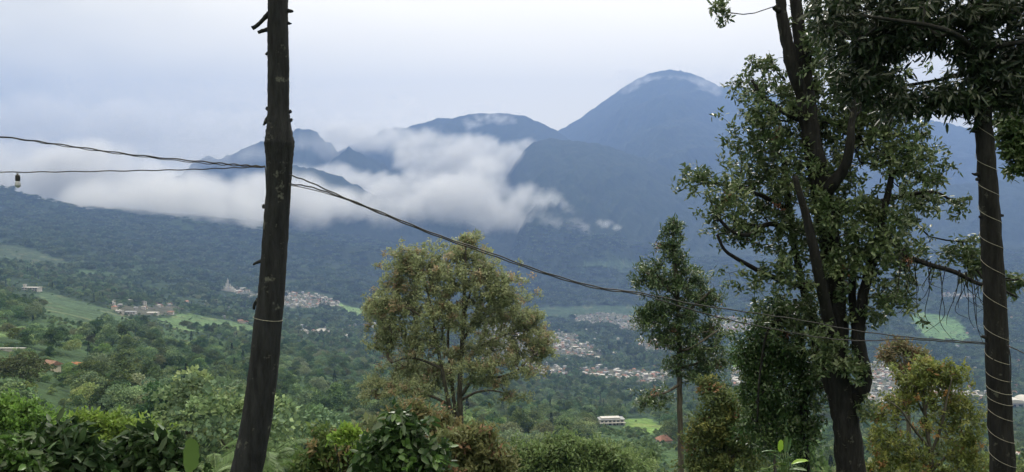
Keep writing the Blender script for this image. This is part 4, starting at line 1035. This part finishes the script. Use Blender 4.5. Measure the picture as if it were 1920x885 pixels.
wire('cable', 'black wire leaving the right trunk to the right edge', [(1888,648,6.93),(1905,655,6.8),(1925,664,6.6),(2000,690,6.0),(2200,740,5)], 0.005)
wire('cable', 'black cable hanging down the right side of the twine-wound trunk', [(1887,646,6.93),(1892,655,6.9),(1895,680,6.9),(1895,710,6.9),(1892,735,6.92)], 0.0055)
wire('cable', 'short black cable running along the left rim of the thick trunk', [(497,313,4.92),(498,322,4.9),(499,340,4.92),(500,372,4.95),(498,388,4.96)], 0.0035)
# hanging bulb
bpos = P(33, 323.5, 5.085); o = empty('light_bulb', tuple(bpos), 'small unlit bulb hanging from the lower wire at the far left', 'light bulb')
px1 = 5.085 / F
b = MB(); b.lathe(0, 0, [(0.001, 0), (0.004, -3 * px1), (3.6 * px1, -5 * px1), (4.2 * px1, -7 * px1), (4.2 * px1, -14 * px1), (3.6 * px1, -16 * px1)], 14); b.build('socket', M_CABLE, o)
M_BULB = plain('bulb_glass', (0.30, 0.32, 0.36), 0.2, var=0.05, scale=3, spec=0.6)
b = MB(); b.lathe(0, 0, [(3.2 * px1, -16 * px1), (4.4 * px1, -19 * px1), (5.2 * px1, -23 * px1), (4.4 * px1, -26 * px1), (2.5 * px1, -28 * px1), (0.0005, -28.6 * px1)], 16); q_ = b.build('glass', M_BULB, o)
for s in (-1, 1): tube_obj('hook', [(0, 0, -4 * px1), (s * 0.008, 0, -1 * px1), (s * 0.014, 0, 1.5 * px1)], [0.0012] * 3, M_CABLE, o, 5)

# big leafy tree
T1 = [('trunk', [(1614,1060,40),(1604,960,35),(1596,885,27),(1586,800,24),(1577,740,23.5),(1571,690,20),(1571,620,18),(1566,550,17),(1560,480,19),(1547,400,18),(1532,320,18),(1520,250,17),(1511,180,16),(1505,100,13),(1496,40,11),(1486,-60,9),(1480,-200,7)]),
 ('limb', [(1514,200,12),(1487,130,12,-.1),(1476,80,11,-.1),(1466,30,10,-.1),(1462,-40,8,-.1)]),
 ('branch_stub', [(1468,25,8,-.1),(1457,18,5,-.15),(1452,12,5,-.15)]),
 ('limb', [(1578,770,14,.02),(1590,752,17,0),(1611,734,15.5,-.1),(1621,700,12.5,-.2),(1609,640,12,-.2),(1613,600,10,-.2),(1621,540,9,-.2),(1642,470,8,-.2),(1657,400,6,-.2),(1672,330,5,-.2)]),
 ('limb', [(1609,640,9,-.2),(1598,560,7,0),(1601,500,6,.1),(1607,440,5,.2)]),
 ('limb', [(1574,760,11,0),(1556,725,11,.05),(1540,680,10,.15),(1526,620,8.5,.4),(1511,560,8,.5),(1497,500,7,.5),(1486,440,6,.5),(1478,380,7,.5),(1470,300,5,.5)]),
 ('limb', [(1562,640,12,-.2),(1545,560,10,-.4),(1528,480,9,-.5),(1510,400,7,-.5),(1490,330,5,-.5)]),
 ('limb', [(1548,360,14,-.1),(1583,315,9,-.3),(1594,270,8,-.4),(1597,230,6,-.4),(1607,180,5,-.4)]),
 ('limb', [(1650,430,6,-.2),(1700,478,5,-.4),(1740,495,4.5,-.5),(1790,510,4,-.6),(1830,530,3.5,-.6),(1870,540,2.5,-.5),(1905,556,2,-.5)]),
 ('limb', [(1488,430,6,.5),(1440,420,5,.3),(1405,440,4,.2),(1370,432,3.5,.2),(1340,400,3,.2)]),
 ('limb', [(1485,400,5,.5),(1430,368,4,.3),(1372,350,3.2,.2),(1315,340,2.2,.1)]),
 ('limb', [(1515,540,7,.5),(1450,520,5,.2),(1400,495,4,0),(1360,470,3,-.1),(1345,440,2.5,-.1)]),
 ('limb', [(1520,230,8,.1),(1470,210,5,.1),(1430,180,4,.1),(1410,150,3,.1)]),
 ('limb', [(1545,400,9,.1),(1610,390,6,.3),(1680,370,4.5,.5),(1750,360,3,.5),(1790,380,2.5,.5)])]
blobs = [(1430,125,40,30,22),(1415,165,55,30,30),(1440,215,60,45,80),(1432,285,60,50,95),(1425,355,60,50,100),(1318,335,44,26,26),(1350,385,34,32,26),(1290,320,20,14,6),(1380,430,50,34,50),(1500,190,55,60,95),(1555,250,60,60,110),
 (1610,190,70,60,120),(1590,110,80,60,120),(1640,260,70,50,100),(1695,300,48,42,60),(1480,330,60,55,100),(1560,330,50,40,60),(1560,400,60,50,80),(1640,400,70,45,100),(1715,365,50,36,46),(1785,385,30,20,12),(1490,440,80,45,120),
 (1590,480,60,45,80),(1670,470,60,45,90),(1540,550,60,45,70),(1450,520,65,34,60),(1675,560,45,30,46),(1640,590,22,20,14),(1790,470,34,26,26),(1830,490,30,34,40),(1890,530,26,26,26),(1850,520,20,20,12),(1470,600,60,40,60),(1545,620,50,40,50),
 (1350,20,22,16,12),(1555,30,60,45,70),(1520,90,36,40,30),(1740,330,30,26,20),(1690,420,40,30,30),(1710,500,40,26,22),(1602,690,20,26,26),(1600,750,14,16,12),(1560,690,26,30,26),(1530,720,26,30,30),(1550,640,34,30,34),(1622,770,14,18,10),(1375,380,30,30,24),(1665,210,40,36,44),(1700,245,36,30,30),(1740,290,26,16,10)]
blobs = [b_[:4] + (int(b_[4] * 0.82) + 1,) + (0.08 + (rng.random() - .5) * 1.3,) for b_ in blobs]
hero('big_leafy_tree', 'largest forked tree with dark trunk and dense glossy leaves at right', 'tree', 11.0, T1, blobs,
     dict(n_per=21, ln=0.082, wd=0.032, spread=0.10, pal=[(0.07,0.11,0.045),(0.09,0.13,0.055),(0.12,0.16,0.07),(0.24,0.11,0.07)], wts=[5,4,2,.05], droop=0.18, up=0.45), M_BARK_DARK, 0.0022, 42, dscale=0.9)

# vine curtain hanging beside it
blobs = [(1462,640,50,36,70),(1450,690,52,44,100),(1430,730,34,50,80),(1480,760,44,50,90),(1450,810,50,40,70),(1500,700,30,60,60),(1420,670,24,40,40),(1505,800,24,50,40),(1410,780,22,46,36),(1440,600,30,24,30),(1402,700,8,60,22),(1388,660,10,30,14),(1470,580,34,14,24),(1520,740,10,60,20)]
blobs = [b_[:4] + (int(b_[4] * 0.7) + 1,) for b_ in blobs]
hero('climbing_vine', 'dark green curtain of small-leaved vine hanging left of the big trunk', 'vine', 11.6,
     [('stem', [(1512,1010,10),(1510,885,9),(1508,800,8),(1506,700,7),(1500,620,5),(1490,560,4)]), ('stem', [(1500,620,4),(1470,600,3,-.2),(1440,620,2.5,-.3),(1425,700,2,-.4),(1420,790,1.5,-.4)]), ('stem', [(1495,600,4),(1465,640,3,.2),(1460,740,2,.3),(1455,840,1.5,.3)])], blobs,
     dict(n_per=42, ln=0.06, wd=0.028, spread=0.15, pal=[(0.035,0.075,0.022),(0.055,0.10,0.033),(0.09,0.14,0.05)], wts=[4,3,1.5], droop=0.5, up=0.4), M_BARK_DARK, 0.002, 43, dscale=0.8)

# slender tree
DS = 25.0
S1 = [('trunk', [(1279,1060,6.5),(1278,960,6),(1277,885,5.5),(1275,780,5),(1274,680,5),(1272,600,4.5),(1268,520,4),(1262,460,3),(1264,415,1.5)]),
 ('limb', [(1272,600,3),(1305,570,2.5,-.3),(1340,540,1.8,-.5)]), ('limb', [(1272,630,3),(1240,600,2,.2),(1215,585,1.5,.3)]), ('limb', [(1274,690,3),(1310,680,2.3,.3),(1350,660,1.8,.5)]),
 ('limb', [(1275,720,3),(1250,735,2,-.2),(1215,745,1.4,-.3)]), ('limb', [(1270,560,2.5),(1240,530,2,-.2),(1210,510,1.4,-.3)]), ('limb', [(1272,660,2.5),(1300,650,2,-.5),(1345,620,1.6,-.7)])]
blobs = [(1264,428,14,14,30),(1256,460,20,18,44),(1268,485,18,16,30),(1215,515,26,26,60),(1250,530,34,24,70),(1290,520,30,24,60),(1240,580,42,24,90),(1215,600,26,22,50),(1290,600,40,26,60),(1325,560,30,24,40),(1250,635,34,24,60),(1300,650,44,28,80),(1340,620,28,24,40),(1335,680,34,26,60),(1300,700,30,18,30),(1225,750,28,20,44),(1340,720,28,20,36),(1300,560,30,26,46),(1272,680,24,20,30)]
hero('slender_tree', 'slender straight-trunked tree with tufted open crown left of the big tree', 'tree', DS, S1, blobs,
     dict(n_per=25, ln=0.13, wd=0.042, spread=0.16, pal=[(0.06,0.105,0.045),(0.075,0.12,0.05),(0.09,0.14,0.05),(0.25,0.12,0.07)], wts=[5,4,2,.08], droop=0.1, up=0.55), M_BARK_GREY, 0.004, 44, dscale=1.0)

# round tree in the middle
DM = 45.0
M1 = [('trunk', [(868,1000,9),(866,900,8.5),(864,810,8),(862,740,7),(864,680,6),(868,620,5.5),(870,560,4.5),(872,500,3),(874,460,1.5)]),
 ('trunk', [(858,900,6),(850,800,5.5,-.3),(838,740,5,-.6),(826,680,4.5,-.8),(815,620,3.5,-1),(805,560,2.5,-1),(790,510,1.5,-1)]),
 ('trunk', [(860,820,5),(852,760,5,.5),(846,700,4.5,.8),(840,640,3.5,1.2),(842,560,2.5,1.2),(835,500,1.5,1.2)]),
 ('limb', [(866,740,5),(885,715,4.5,-.5),(910,708,4,-.8),(945,705,3,-1),(975,690,2.2,-1),(1000,665,1.5,-1)]),
 ('limb', [(866,750,4),(895,735,3.2,.5),(930,733,2.5,1),(960,745,1.8,1.2)]),
 ('limb', [(868,640,4),(890,600,3,.4),(920,570,2.4,.7),(950,550,1.6,.8)]),
 ('limb', [(826,690,4,-.8),(790,675,3,-1.2),(760,672,2.2,-1.4),(735,680,1.5,-1.4)]),
 ('limb', [(845,760,4,-.3),(800,740,3,-.8),(750,735,2.2,-1.2),(710,740,1.5,-1.2)]),
 ('limb', [(815,620,3,-1),(785,590,2.4,-1.4),(755,575,2,-1.6),(725,570,1.3,-1.6)]),
 ('limb', [(868,680,4),(900,650,3,1.5),(940,630,2.4,2),(980,620,1.6,2)]),
 ('limb', [(866,600,3.5),(885,540,2.6,-.8),(900,500,1.8,-1.2)])]
M1 = [(a_, [(q[0], q[1], q[2] * 0.72) + tuple(q[3:]) for q in b_]) for a_, b_ in M1]
blobs = [(765,490,34,26,70),(745,530,32,28,70),(800,500,40,34,90),(870,475,40,26,80),(880,452,22,14,30),(840,530,50,36,100),(900,520,44,34,100),(940,545,40,34,90),(725,575,34,26,70),(700,585,18,18,24),(770,570,44,32,90),(830,590,46,34,80),(890,590,44,34,80),(955,590,44,34,90),
 (985,610,40,30,80),(740,620,40,28,80),(790,640,44,28,70),(720,640,24,20,30),(920,640,44,28,60),(985,660,40,26,60),(1020,650,24,20,30),(940,680,40,16,24),(760,680,40,20,40),(720,715,40,20,40),(770,730,50,18,50),(820,715,36,18,30),(700,740,24,12,14),(990,700,30,14,16),(960,745,30,12,14),(830,770,30,14,14)]
blobs += [(820,695,36,14,50),(895,690,40,14,46),(860,665,40,18,50),(780,702,40,16,40),(915,715,40,12,30)]
blobs = [b_[:4] + (int(b_[4] * 1.35),) + ((rng.random() - .5) * 5.0,) for b_ in blobs]
hero('round_tree', 'broad round-crowned tree with rusty new leaves in the middle', 'tree', DM, M1, blobs,
     dict(n_per=28, ln=0.17, wd=0.08, spread=0.26, pal=[(0.235,0.275,0.145),(0.21,0.25,0.13),(0.27,0.30,0.165),(0.31,0.24,0.15),(0.28,0.24,0.15)], wts=[5,4,4,.6,1.2], droop=0.05, up=0.55), M_BARK_GREY, 0.006, 45, dscale=0.9, leafmat=M_LEAF_SOFT)

# yellow-green tree between the two right trunks
DY = 22.0
Y1 = [('trunk', [(1752,1060,9),(1750,960,8),(1748,885,7),(1742,830,6),(1735,780,5.5),(1732,740,4),(1735,700,3),(1740,670,1.5)]),
 ('limb', [(1746,850,5),(1765,800,4,-.3),(1775,750,3,-.5),(1785,710,1.6,-.6)]), ('limb', [(1742,840,5),(1710,800,3.5,-.3),(1690,770,2.6,-.5),(1665,750,1.6,-.6)]), ('limb', [(1748,885,5),(1715,850,3.5,.4),(1680,830,2.6,.6),(1650,820,1.6,.6)]),
 ('limb', [(1750,880,5),(1785,845,3.5,.3),(1815,810,2.6,.5),(1835,780,1.6,.5)]), ('limb', [(1735,780,4),(1715,740,3,.3),(1700,700,2.2,.4),(1690,660,1.5,.5)]), ('limb', [(1735,770,4),(1750,730,3,.3),(1765,700,2.2,.4)])]
Y1 = [(a_, [(q[0], q[1], q[2] * 0.6) + tuple(q[3:]) for q in b_]) for a_, b_ in Y1]
blobs = [(1745,690,34,16,70),(1720,710,34,20,60),(1780,705,34,20,60),(1755,730,40,22,60),(1700,740,34,20,50),(1800,760,34,26,60),(1670,770,34,24,50),(1815,800,34,34,70),(1760,790,40,34,60),(1655,820,34,34,70),(1690,850,40,34,60),(1790,850,50,34,80),(1820,870,34,30,60),(1730,860,40,34,50),(1650,875,34,26,50),(1770,900,60,24,50)]
hero('yellow_green_tree', 'yellow-green tree with orange leaf tips between the two right trunks', 'tree', DY, Y1, blobs,
     dict(n_per=19, ln=0.115, wd=0.046, spread=0.13, pal=[(0.16,0.20,0.05),(0.13,0.17,0.05),(0.20,0.22,0.06),(0.30,0.18,0.07)], wts=[5,4,3,.6], droop=0.05, up=0.6), M_BARK_GREY, 0.0035, 46, dscale=1.0, leafmat=M_LEAF_SOFT)
hero('rusty_sapling', 'sparse rusty-leaved treetop rising above the yellow-green tree', 'tree', 26.0,
     [('trunk', [(1700,1100,6),(1702,900,5),(1704,800,4),(1700,720,3),(1695,670,2),(1690,645,1)]), ('limb', [(1700,700,2),(1680,680,1.6),(1665,670,1)]), ('limb', [(1698,690,2),(1715,670,1.6),(1725,660,1)])],
     [(1690,652,26,12,26),(1668,672,20,12,20),(1718,665,20,14,20),(1700,690,26,14,20)],
     dict(n_per=26, ln=0.15, wd=0.05, spread=0.24, pal=[(0.17,0.14,0.08),(0.13,0.14,0.07),(0.24,0.15,0.09)], wts=[4,4,1], droop=0.05, up=0.5), M_BARK_GREY, 0.003, 47, leafmat=M_LEAF_SOFT)
hero('yellow_bush_tree', 'yellow-flecked bushy tree low behind the slender trunk', 'tree', 22.0,
     [('trunk', [(1370,1080,7),(1368,960,6),(1366,860,5),(1362,800,3),(1360,760,1.5)]), ('limb', [(1368,870,4),(1400,820,3),(1420,780,1.5)]), ('limb', [(1367,880,4),(1330,830,3),(1310,800,1.5)])],
     [(1360,760,36,22,60),(1340,790,34,24,60),(1390,780,34,28,60),(1370,820,46,28,80),(1320,830,34,26,50),(1410,830,34,34,50),(1350,865,60,26,80),(1310,875,30,22,40),(1330,730,20,14,20)],
     dict(n_per=28, ln=0.13, wd=0.055, spread=0.2, pal=[(0.12,0.155,0.055),(0.10,0.14,0.055),(0.21,0.22,0.07),(0.24,0.15,0.08)], wts=[5,4,1.6,.3], droop=0.05, up=0.6), M_BARK_GREY, 0.003, 48, leafmat=M_LEAF_SOFT)
hero('edge_tree', 'leafy branch tips of a tree reaching in at the upper right edge', 'tree', 10.0,
     [('trunk', [(2150,1100,30),(2140,900,28),(2120,500,24),(2100,200,18),(2090,-100,12)]), ('limb', [(2108,300,8),(2020,260,6),(1950,250,4),(1905,240,2.5)]), ('limb', [(2100,220,8),(2010,190,5),(1940,180,4),(1900,185,2)])],
     [(1905,190,30,16,34),(1900,225,26,22,40),(1908,265,26,24,44),(1915,305,16,20,24),(1980,230,60,50,70)],
     dict(n_per=26, ln=0.09, wd=0.034, spread=0.11, pal=[(0.06,0.10,0.035),(0.09,0.13,0.05)], wts=[3,2], droop=0.3, up=0.45), M_BARK_DARK, 0.002, 49)

# bare drooping twigs between the big tree and the right trunk
o = empty('hanging_twigs', tuple(P(1700, 480, 10.4)), 'tangle of thin bare drooping twigs left of the twine-wound trunk', 'vine')
r_ = np.random.default_rng(77); tw = []
c0 = P(1700, 480, 10.4)
for k in range(26):
    x = 1680 + r_.random() * 150; y = 470 + (x - 1680) * 0.3; ln_ = 60 + r_.random() * 110; sw = (r_.random() - 0.5) * 90
    q = [(x, y), (x + sw * 0.2, y + ln_ * 0.35), (x + sw * 0.35 + r_.normal() * 8, y + ln_ * 0.7), (x + sw, y + ln_ * (0.8 + 0.2 * r_.random()))]
    pz = 10.4 + r_.normal() * 0.25
    p, r = smooth_path([P(a[0], a[1], pz) - c0 for a in q], [0.006, 0.005, 0.004, 0.002], 6); tw.append(tube(p, r, 4, closed_ends=False))
V, Fq = merge(tw); mesh_obj('twigs', V, Fq, M_BARK_DARK, o, smooth=True)

# ------------------------------------------------------------------ shrubs along the bottom
def shrub(name, label, d, blobs, leafp, seed, base=(None, 1000), mat=None, cat='shrub', tip=0.0016, stems=4, group=None, dscale=0.9):
    bx_ = base[0] if base[0] else float(np.mean([b_[0] for b_ in blobs]))
    lim = []
    top = min(b_[1] for b_ in blobs); r_ = np.random.default_rng(seed)
    for k in range(stems):
        tx = blobs[k % len(blobs)][0] + r_.normal() * 8
        lim.append(('stem', [(bx_ + r_.normal() * 6, base[1] + 20, 3.5 * 6 / d), ((bx_ + tx) / 2, (base[1] + top) / 2 + 30, 2.6 * 6 / d), (tx, blobs[k % len(blobs)][1] + 8, 1.5 * 6 / d)]))
    return hero(name, label, cat, d, lim, blobs, leafp, M_BARK_DARK, tip, seed, dscale=dscale, leafmat=mat or M_LEAF, group=group)
DK = [(0.02,0.045,0.016),(0.03,0.06,0.02),(0.05,0.10,0.03)]
M_LEAF_DULL = leaf_mat('dull_leaf', 0.55, 0.2, 0.3)
shrub('coffee_shrub', 'dark large-leaved shrub with shiny top leaves second from the left', 7.0, [(110,835,40,26,60),(90,870,50,30,80),(150,870,50,30,80),(120,815,26,10,20),(60,890,40,20,40)],
      dict(n_per=9, ln=0.13, wd=0.055, spread=0.12, pal=DK, wts=[4,3,.7], droop=0.4, up=0.35), 61, mat=M_LEAF_DULL)
shrub('coffee_shrub', 'dark large-leaved shrub between the leftmost shrubs and the banana leaf', 7.5, [(270,835,36,20,50),(300,850,36,26,60),(250,870,50,26,80),(320,880,40,20,50),(290,822,40,8,20)],
      dict(n_per=9, ln=0.125, wd=0.05, spread=0.12, pal=DK, wts=[4,3,.7], droop=0.4, up=0.35), 62, mat=M_LEAF_DULL)
shrub('coffee_shrub', 'light-edged green shrub in the bottom left corner', 6.5, [(10,845,34,22,40),(40,870,40,24,60),(-20,870,50,30,60),(30,838,30,8,14)],
      dict(n_per=14, ln=0.10, wd=0.045, spread=0.09, pal=[(0.05,0.10,0.03),(0.08,0.16,0.035),(0.03,0.06,0.02)], wts=[3,2,2], droop=0.35, up=0.5), 63)
shrub('coffee_shrub', 'dark large-leaved shrub in front of the rusty bushes at middle left', 9.0, [(750,805,34,18,44),(745,840,44,30,90),(780,860,40,26,60),(715,860,34,26,50),(760,885,50,16,50)],
      dict(n_per=14, ln=0.13, wd=0.06, spread=0.11, pal=[(0.03,0.065,0.02),(0.045,0.09,0.028),(0.08,0.16,0.035)], wts=[4,3,1], droop=0.3, up=0.5), 64)
shrub('rusty_shrub', 'green and rusty shrub right of the thick trunk foot', 13.0, [(610,840,30,22,50),(650,850,34,24,60),(600,870,36,22,60),(660,880,44,18,60),(690,840,20,18,24)],
      dict(n_per=22, ln=0.11, wd=0.045, spread=0.14, pal=[(0.07,0.12,0.035),(0.11,0.16,0.05),(0.20,0.16,0.075)], wts=[4,3,1.2], droop=0.1, up=0.5), 65, mat=M_LEAF_SOFT)
shrub('sapling', 'bright lime-green sapling sticking up from the rusty shrub', 12.0, [(645,806,12,10,12),(665,815,10,8,10),(640,825,16,8,10),(690,838,14,8,10),(672,848,18,8,10)],
      dict(n_per=12, ln=0.10, wd=0.038, spread=0.07, pal=[(0.15,0.26,0.045),(0.19,0.29,0.05)], wts=[3,2], droop=-0.1, up=0.4), 66, mat=M_LEAF_SOFT, stems=3)
shrub('rusty_shrub', 'rusty-topped bush just behind the dark shrub below the round tree', 20.0, [(770,775,30,14,40),(800,790,34,16,40),(740,790,24,14,24),(830,810,34,16,40),(785,765,18,6,12)],
      dict(n_per=26, ln=0.14, wd=0.055, spread=0.2, pal=[(0.12,0.14,0.06),(0.24,0.15,0.09),(0.17,0.15,0.07)], wts=[4,1,3], droop=0.05, up=0.5), 67, mat=M_LEAF_SOFT, tip=0.003)
shrub('rusty_shrub', 'wide olive and rusty bush at the foot of the round tree', 16.0, [(850,830,40,20,60),(890,815,30,14,30),(900,850,44,24,70),(840,865,40,22,60),(880,880,60,18,70),(940,870,24,18,30)],
      dict(n_per=26, ln=0.12, wd=0.05, spread=0.18, pal=[(0.12,0.145,0.06),(0.24,0.15,0.09),(0.15,0.16,0.07)], wts=[4,.7,3], droop=0.05, up=0.5), 68, mat=M_LEAF_SOFT, tip=0.0025)
shrub('bright_tree', 'bright yellow-green dome of a treetop behind the dark left shrubs', 34.0, [(200,800,44,16,70),(160,790,30,12,40),(240,810,44,16,70),(270,825,30,14,40),(200,825,70,16,100),(190,850,80,20,100)],
      dict(n_per=26, ln=0.24, wd=0.10, spread=0.34, pal=[(0.16,0.25,0.045),(0.13,0.21,0.04),(0.20,0.28,0.06)], wts=[4,3,2], droop=-0.1, up=0.6), 69, mat=M_LEAF_SOFT, cat='tree', tip=0.005)
shrub('bright_tree', 'bright green treetop rising at the left edge behind the corner shrub', 40.0, [(20,775,44,22,90),(70,790,40,20,80),(0,800,40,26,80),(50,815,60,20,100),(110,810,40,18,70)],
      dict(n_per=26, ln=0.26, wd=0.11, spread=0.38, pal=[(0.12,0.23,0.045),(0.10,0.19,0.04),(0.15,0.26,0.05)], wts=[4,3,2], droop=-0.1, up=0.6), 70, mat=M_LEAF_SOFT, cat='tree', tip=0.006)
shrub('feathery_bush', 'soft mid-green bush of fine leaves along the bottom right of the round tree', 45.0, [(1000,850,60,18,100),(1060,840,60,16,100),(1120,850,50,18,90),(1030,875,90,18,140),(1150,870,60,16,90),(970,870,40,18,60)],
      dict(n_per=30, ln=0.28, wd=0.10, spread=0.42, pal=[(0.15,0.22,0.085),(0.13,0.20,0.075),(0.18,0.25,0.10)], wts=[4,3,2], droop=-0.1, up=0.6), 71, mat=M_LEAF_SOFT, cat='bush', tip=0.006)
# plants with big leaves
def blade(L_, W_, bend, n_=10, ragged=0.0, seed=0):
    r_ = np.random.default_rng(seed); V = []; Fq = []
    x = z_ = 0; a = bend[0]
    for s in range(n_ + 1):
        t_ = s / n_; wv = W_ * 0.5 * max(0.02, math.sin(min(1.0, t_ * 0.98 + 0.02) * math.pi) ** 0.55)
        for sd in (-1, -0.5, 0, 0.5, 1):
            V.append((x, sd * wv * (1 - ragged * r_.random() * abs(sd)), z_ + abs(sd) * wv * 0.22 + 0.012 * W_ * math.sin(s * 2.2 + sd)))
        x += math.cos(a) * L_ / n_; z_ += math.sin(a) * L_ / n_; a += bend[1] / n_
    for s in range(n_):
        for k in range(4): b_ = s * 5 + k; Fq.append((b_, b_ + 1, b_ + 6, b_ + 5))
    return np.array(V), np.array(Fq)
def place(V, loc, rz, rx=0.0):
    m_ = np.array((Matrix.Rotation(rz, 3, 'Z') @ Matrix.Rotation(rx, 3, 'X'))); return V @ m_.T + np.asarray(loc)
def big_leaf_plant(name, label, px, d, base_py, specs, col, stems=True, mat=None):
    bp_ = P(px, base_py, d); o = empty(name, tuple(bp_), label, 'plant')
    for k, (bx_, by_, L_, W_, el, bend, rz, rx) in enumerate(specs):
        st = P(bx_, by_, d) - bp_
        V, Fq = blade(L_, W_, (el, bend), 14, 0.3, k); V = place(V, st, rz, rx)
        mesh_obj('leaf', V, Fq, mat or M_LEAF, o, smooth=True, col=np.tile(np.array(col[k % len(col)]), (len(V), 1)))
        if stems:
            tube_obj('stalk', [np.zeros(3), st * 0.5 + np.array([0.01, 0, 0]), st], [0.012, 0.009, 0.005], M_LEAF, o, 6)
    return o
def tint_stalks(o, c):
    for ch in o.children:
        if ch.name.startswith('stalk'):
            a = ch.data.color_attributes.new('tint', 'FLOAT_COLOR', 'POINT'); n_ = len(ch.data.vertices); a.data.foreach_set('color', np.tile(np.array(c + (1,), dtype=np.float32), n_))
o = big_leaf_plant('banana_plant', 'single broad upright banana leaf left of the thick trunk foot', 350, 7.0, 1080,
   [(352, 892, 0.34, 0.26, 1.3, 0.3, 1.05, 0.05), (345, 930, 0.4, 0.2, 1.0, -1.2, 2.6, 0.3)], [(0.07, 0.125, 0.032), (0.05, 0.09, 0.025)]); tint_stalks(o, (0.08, 0.14, 0.04))
o = big_leaf_plant('broadleaf_plant', 'young plant with striped shiny leaves and one lime leaf, bottom right of centre', 1478, 6.5, 1000,
   [(1462, 848, 0.11, 0.055, 1.75, -0.3, 1.4, 0.1), (1472, 848, 0.14, 0.04, 1.5, 0.2, 1.3, 0.1), (1477, 848, 0.13, 0.03, 1.25, 0.3, 0.5, 0.1), (1468, 850, 0.19, 0.05, 0.35, -0.6, 3.2, 0.2), (1474, 872, 0.18, 0.06, 0.3, -0.7, 3.5, 0.5), (1484, 870, 0.16, 0.05, 0.5, -0.8, 0.2, 0.4), (1480, 880, 0.15, 0.05, 0.4, -0.6, -0.6, 0.3), (1450, 886, 0.14, 0.06, 0.2, -0.5, 3.0, 0.3), (1466, 862, 0.14, 0.05, 0.6, -0.9, 2.5, 0.3)],
   [(0.20, 0.34, 0.04), (0.06, 0.11, 0.04), (0.05, 0.10, 0.035), (0.06, 0.13, 0.04), (0.10, 0.18, 0.03)]); tint_stalks(o, (0.07, 0.12, 0.04))
def palm(label, px, py, d, n_f, fl, seed, col):
    r_ = np.random.default_rng(seed); c = P(px, py, d); o = empty('fern_palm', tuple(c), label, 'palm')
    tube_obj('trunk', [(0, 0, -3), (0, 0, -1), (0, 0, 0)], [0.06, 0.05, 0.04], M_BARK_DARK, o, 8)
    for k in range(n_f):
        a = k * 2.4 + r_.random() * 0.4; el = 0.9 * r_.random() + 0.3; x = z_ = 0; ax_ = []; ang = el
        for s in range(14): ax_.append((math.cos(a) * x, math.sin(a) * x, z_)); x += math.cos(ang) * fl / 13; z_ += math.sin(ang) * fl / 13; ang -= 0.13
        ax_ = np.array(ax_); f_ = empty('frond', (0, 0, 0)); f_.parent = o
        V0, F0 = tube(ax_, np.linspace(0.008, 0.002, 14), 4, closed_ends=False)
        ps_ = []; as_ = []; 
        for s in np.linspace(1, 12.8, 34):
            i = int(s); p = ax_[i] * (1 - (s - i)) + ax_[min(i + 1, 13)] * (s - i)
            tg = ax_[min(i + 1, 13)] - ax_[i]; tg /= np.linalg.norm(tg); sd = np.array([-math.sin(a), math.cos(a), 0])
            for q in (-1, 1): ps_.append(p); as_.append(sd * q + tg * 0.6 + np.array([0, 0, -0.35]))
        n_ = len(ps_); V1, F1, c1 = leaves(np.array(ps_), np.array(as_), np.tile([0, 0, 1.0], (n_, 1)), np.full(n_, fl * 0.2), np.full(n_, fl * 0.022), np.tile(np.array(col), (n_, 1)) * (0.8 + 0.4 * r_.random((n_, 1))))
        V = np.vstack([V0, V1]); Fq = np.vstack([F0, F1 + len(V0)]); cc = np.vstack([np.tile(np.array(col), (len(V0), 1)), c1])
        bpy.data.objects.remove(f_); mesh_obj('frond', V, Fq, M_LEAF_SOFT, o, col=cc)
palm('tree fern with arching feathery fronds right of the thick trunk foot', 505, 862, 14.0, 13, 1.1, 5, (0.09, 0.16, 0.05))
palm('pale arching fern fronds left of the thick trunk foot', 405, 892, 9.0, 9, 0.55, 6, (0.16, 0.24, 0.10))
palm('small fern clump between the two dark left shrubs', 205, 905, 8.0, 8, 0.4, 8, (0.06, 0.13, 0.03))
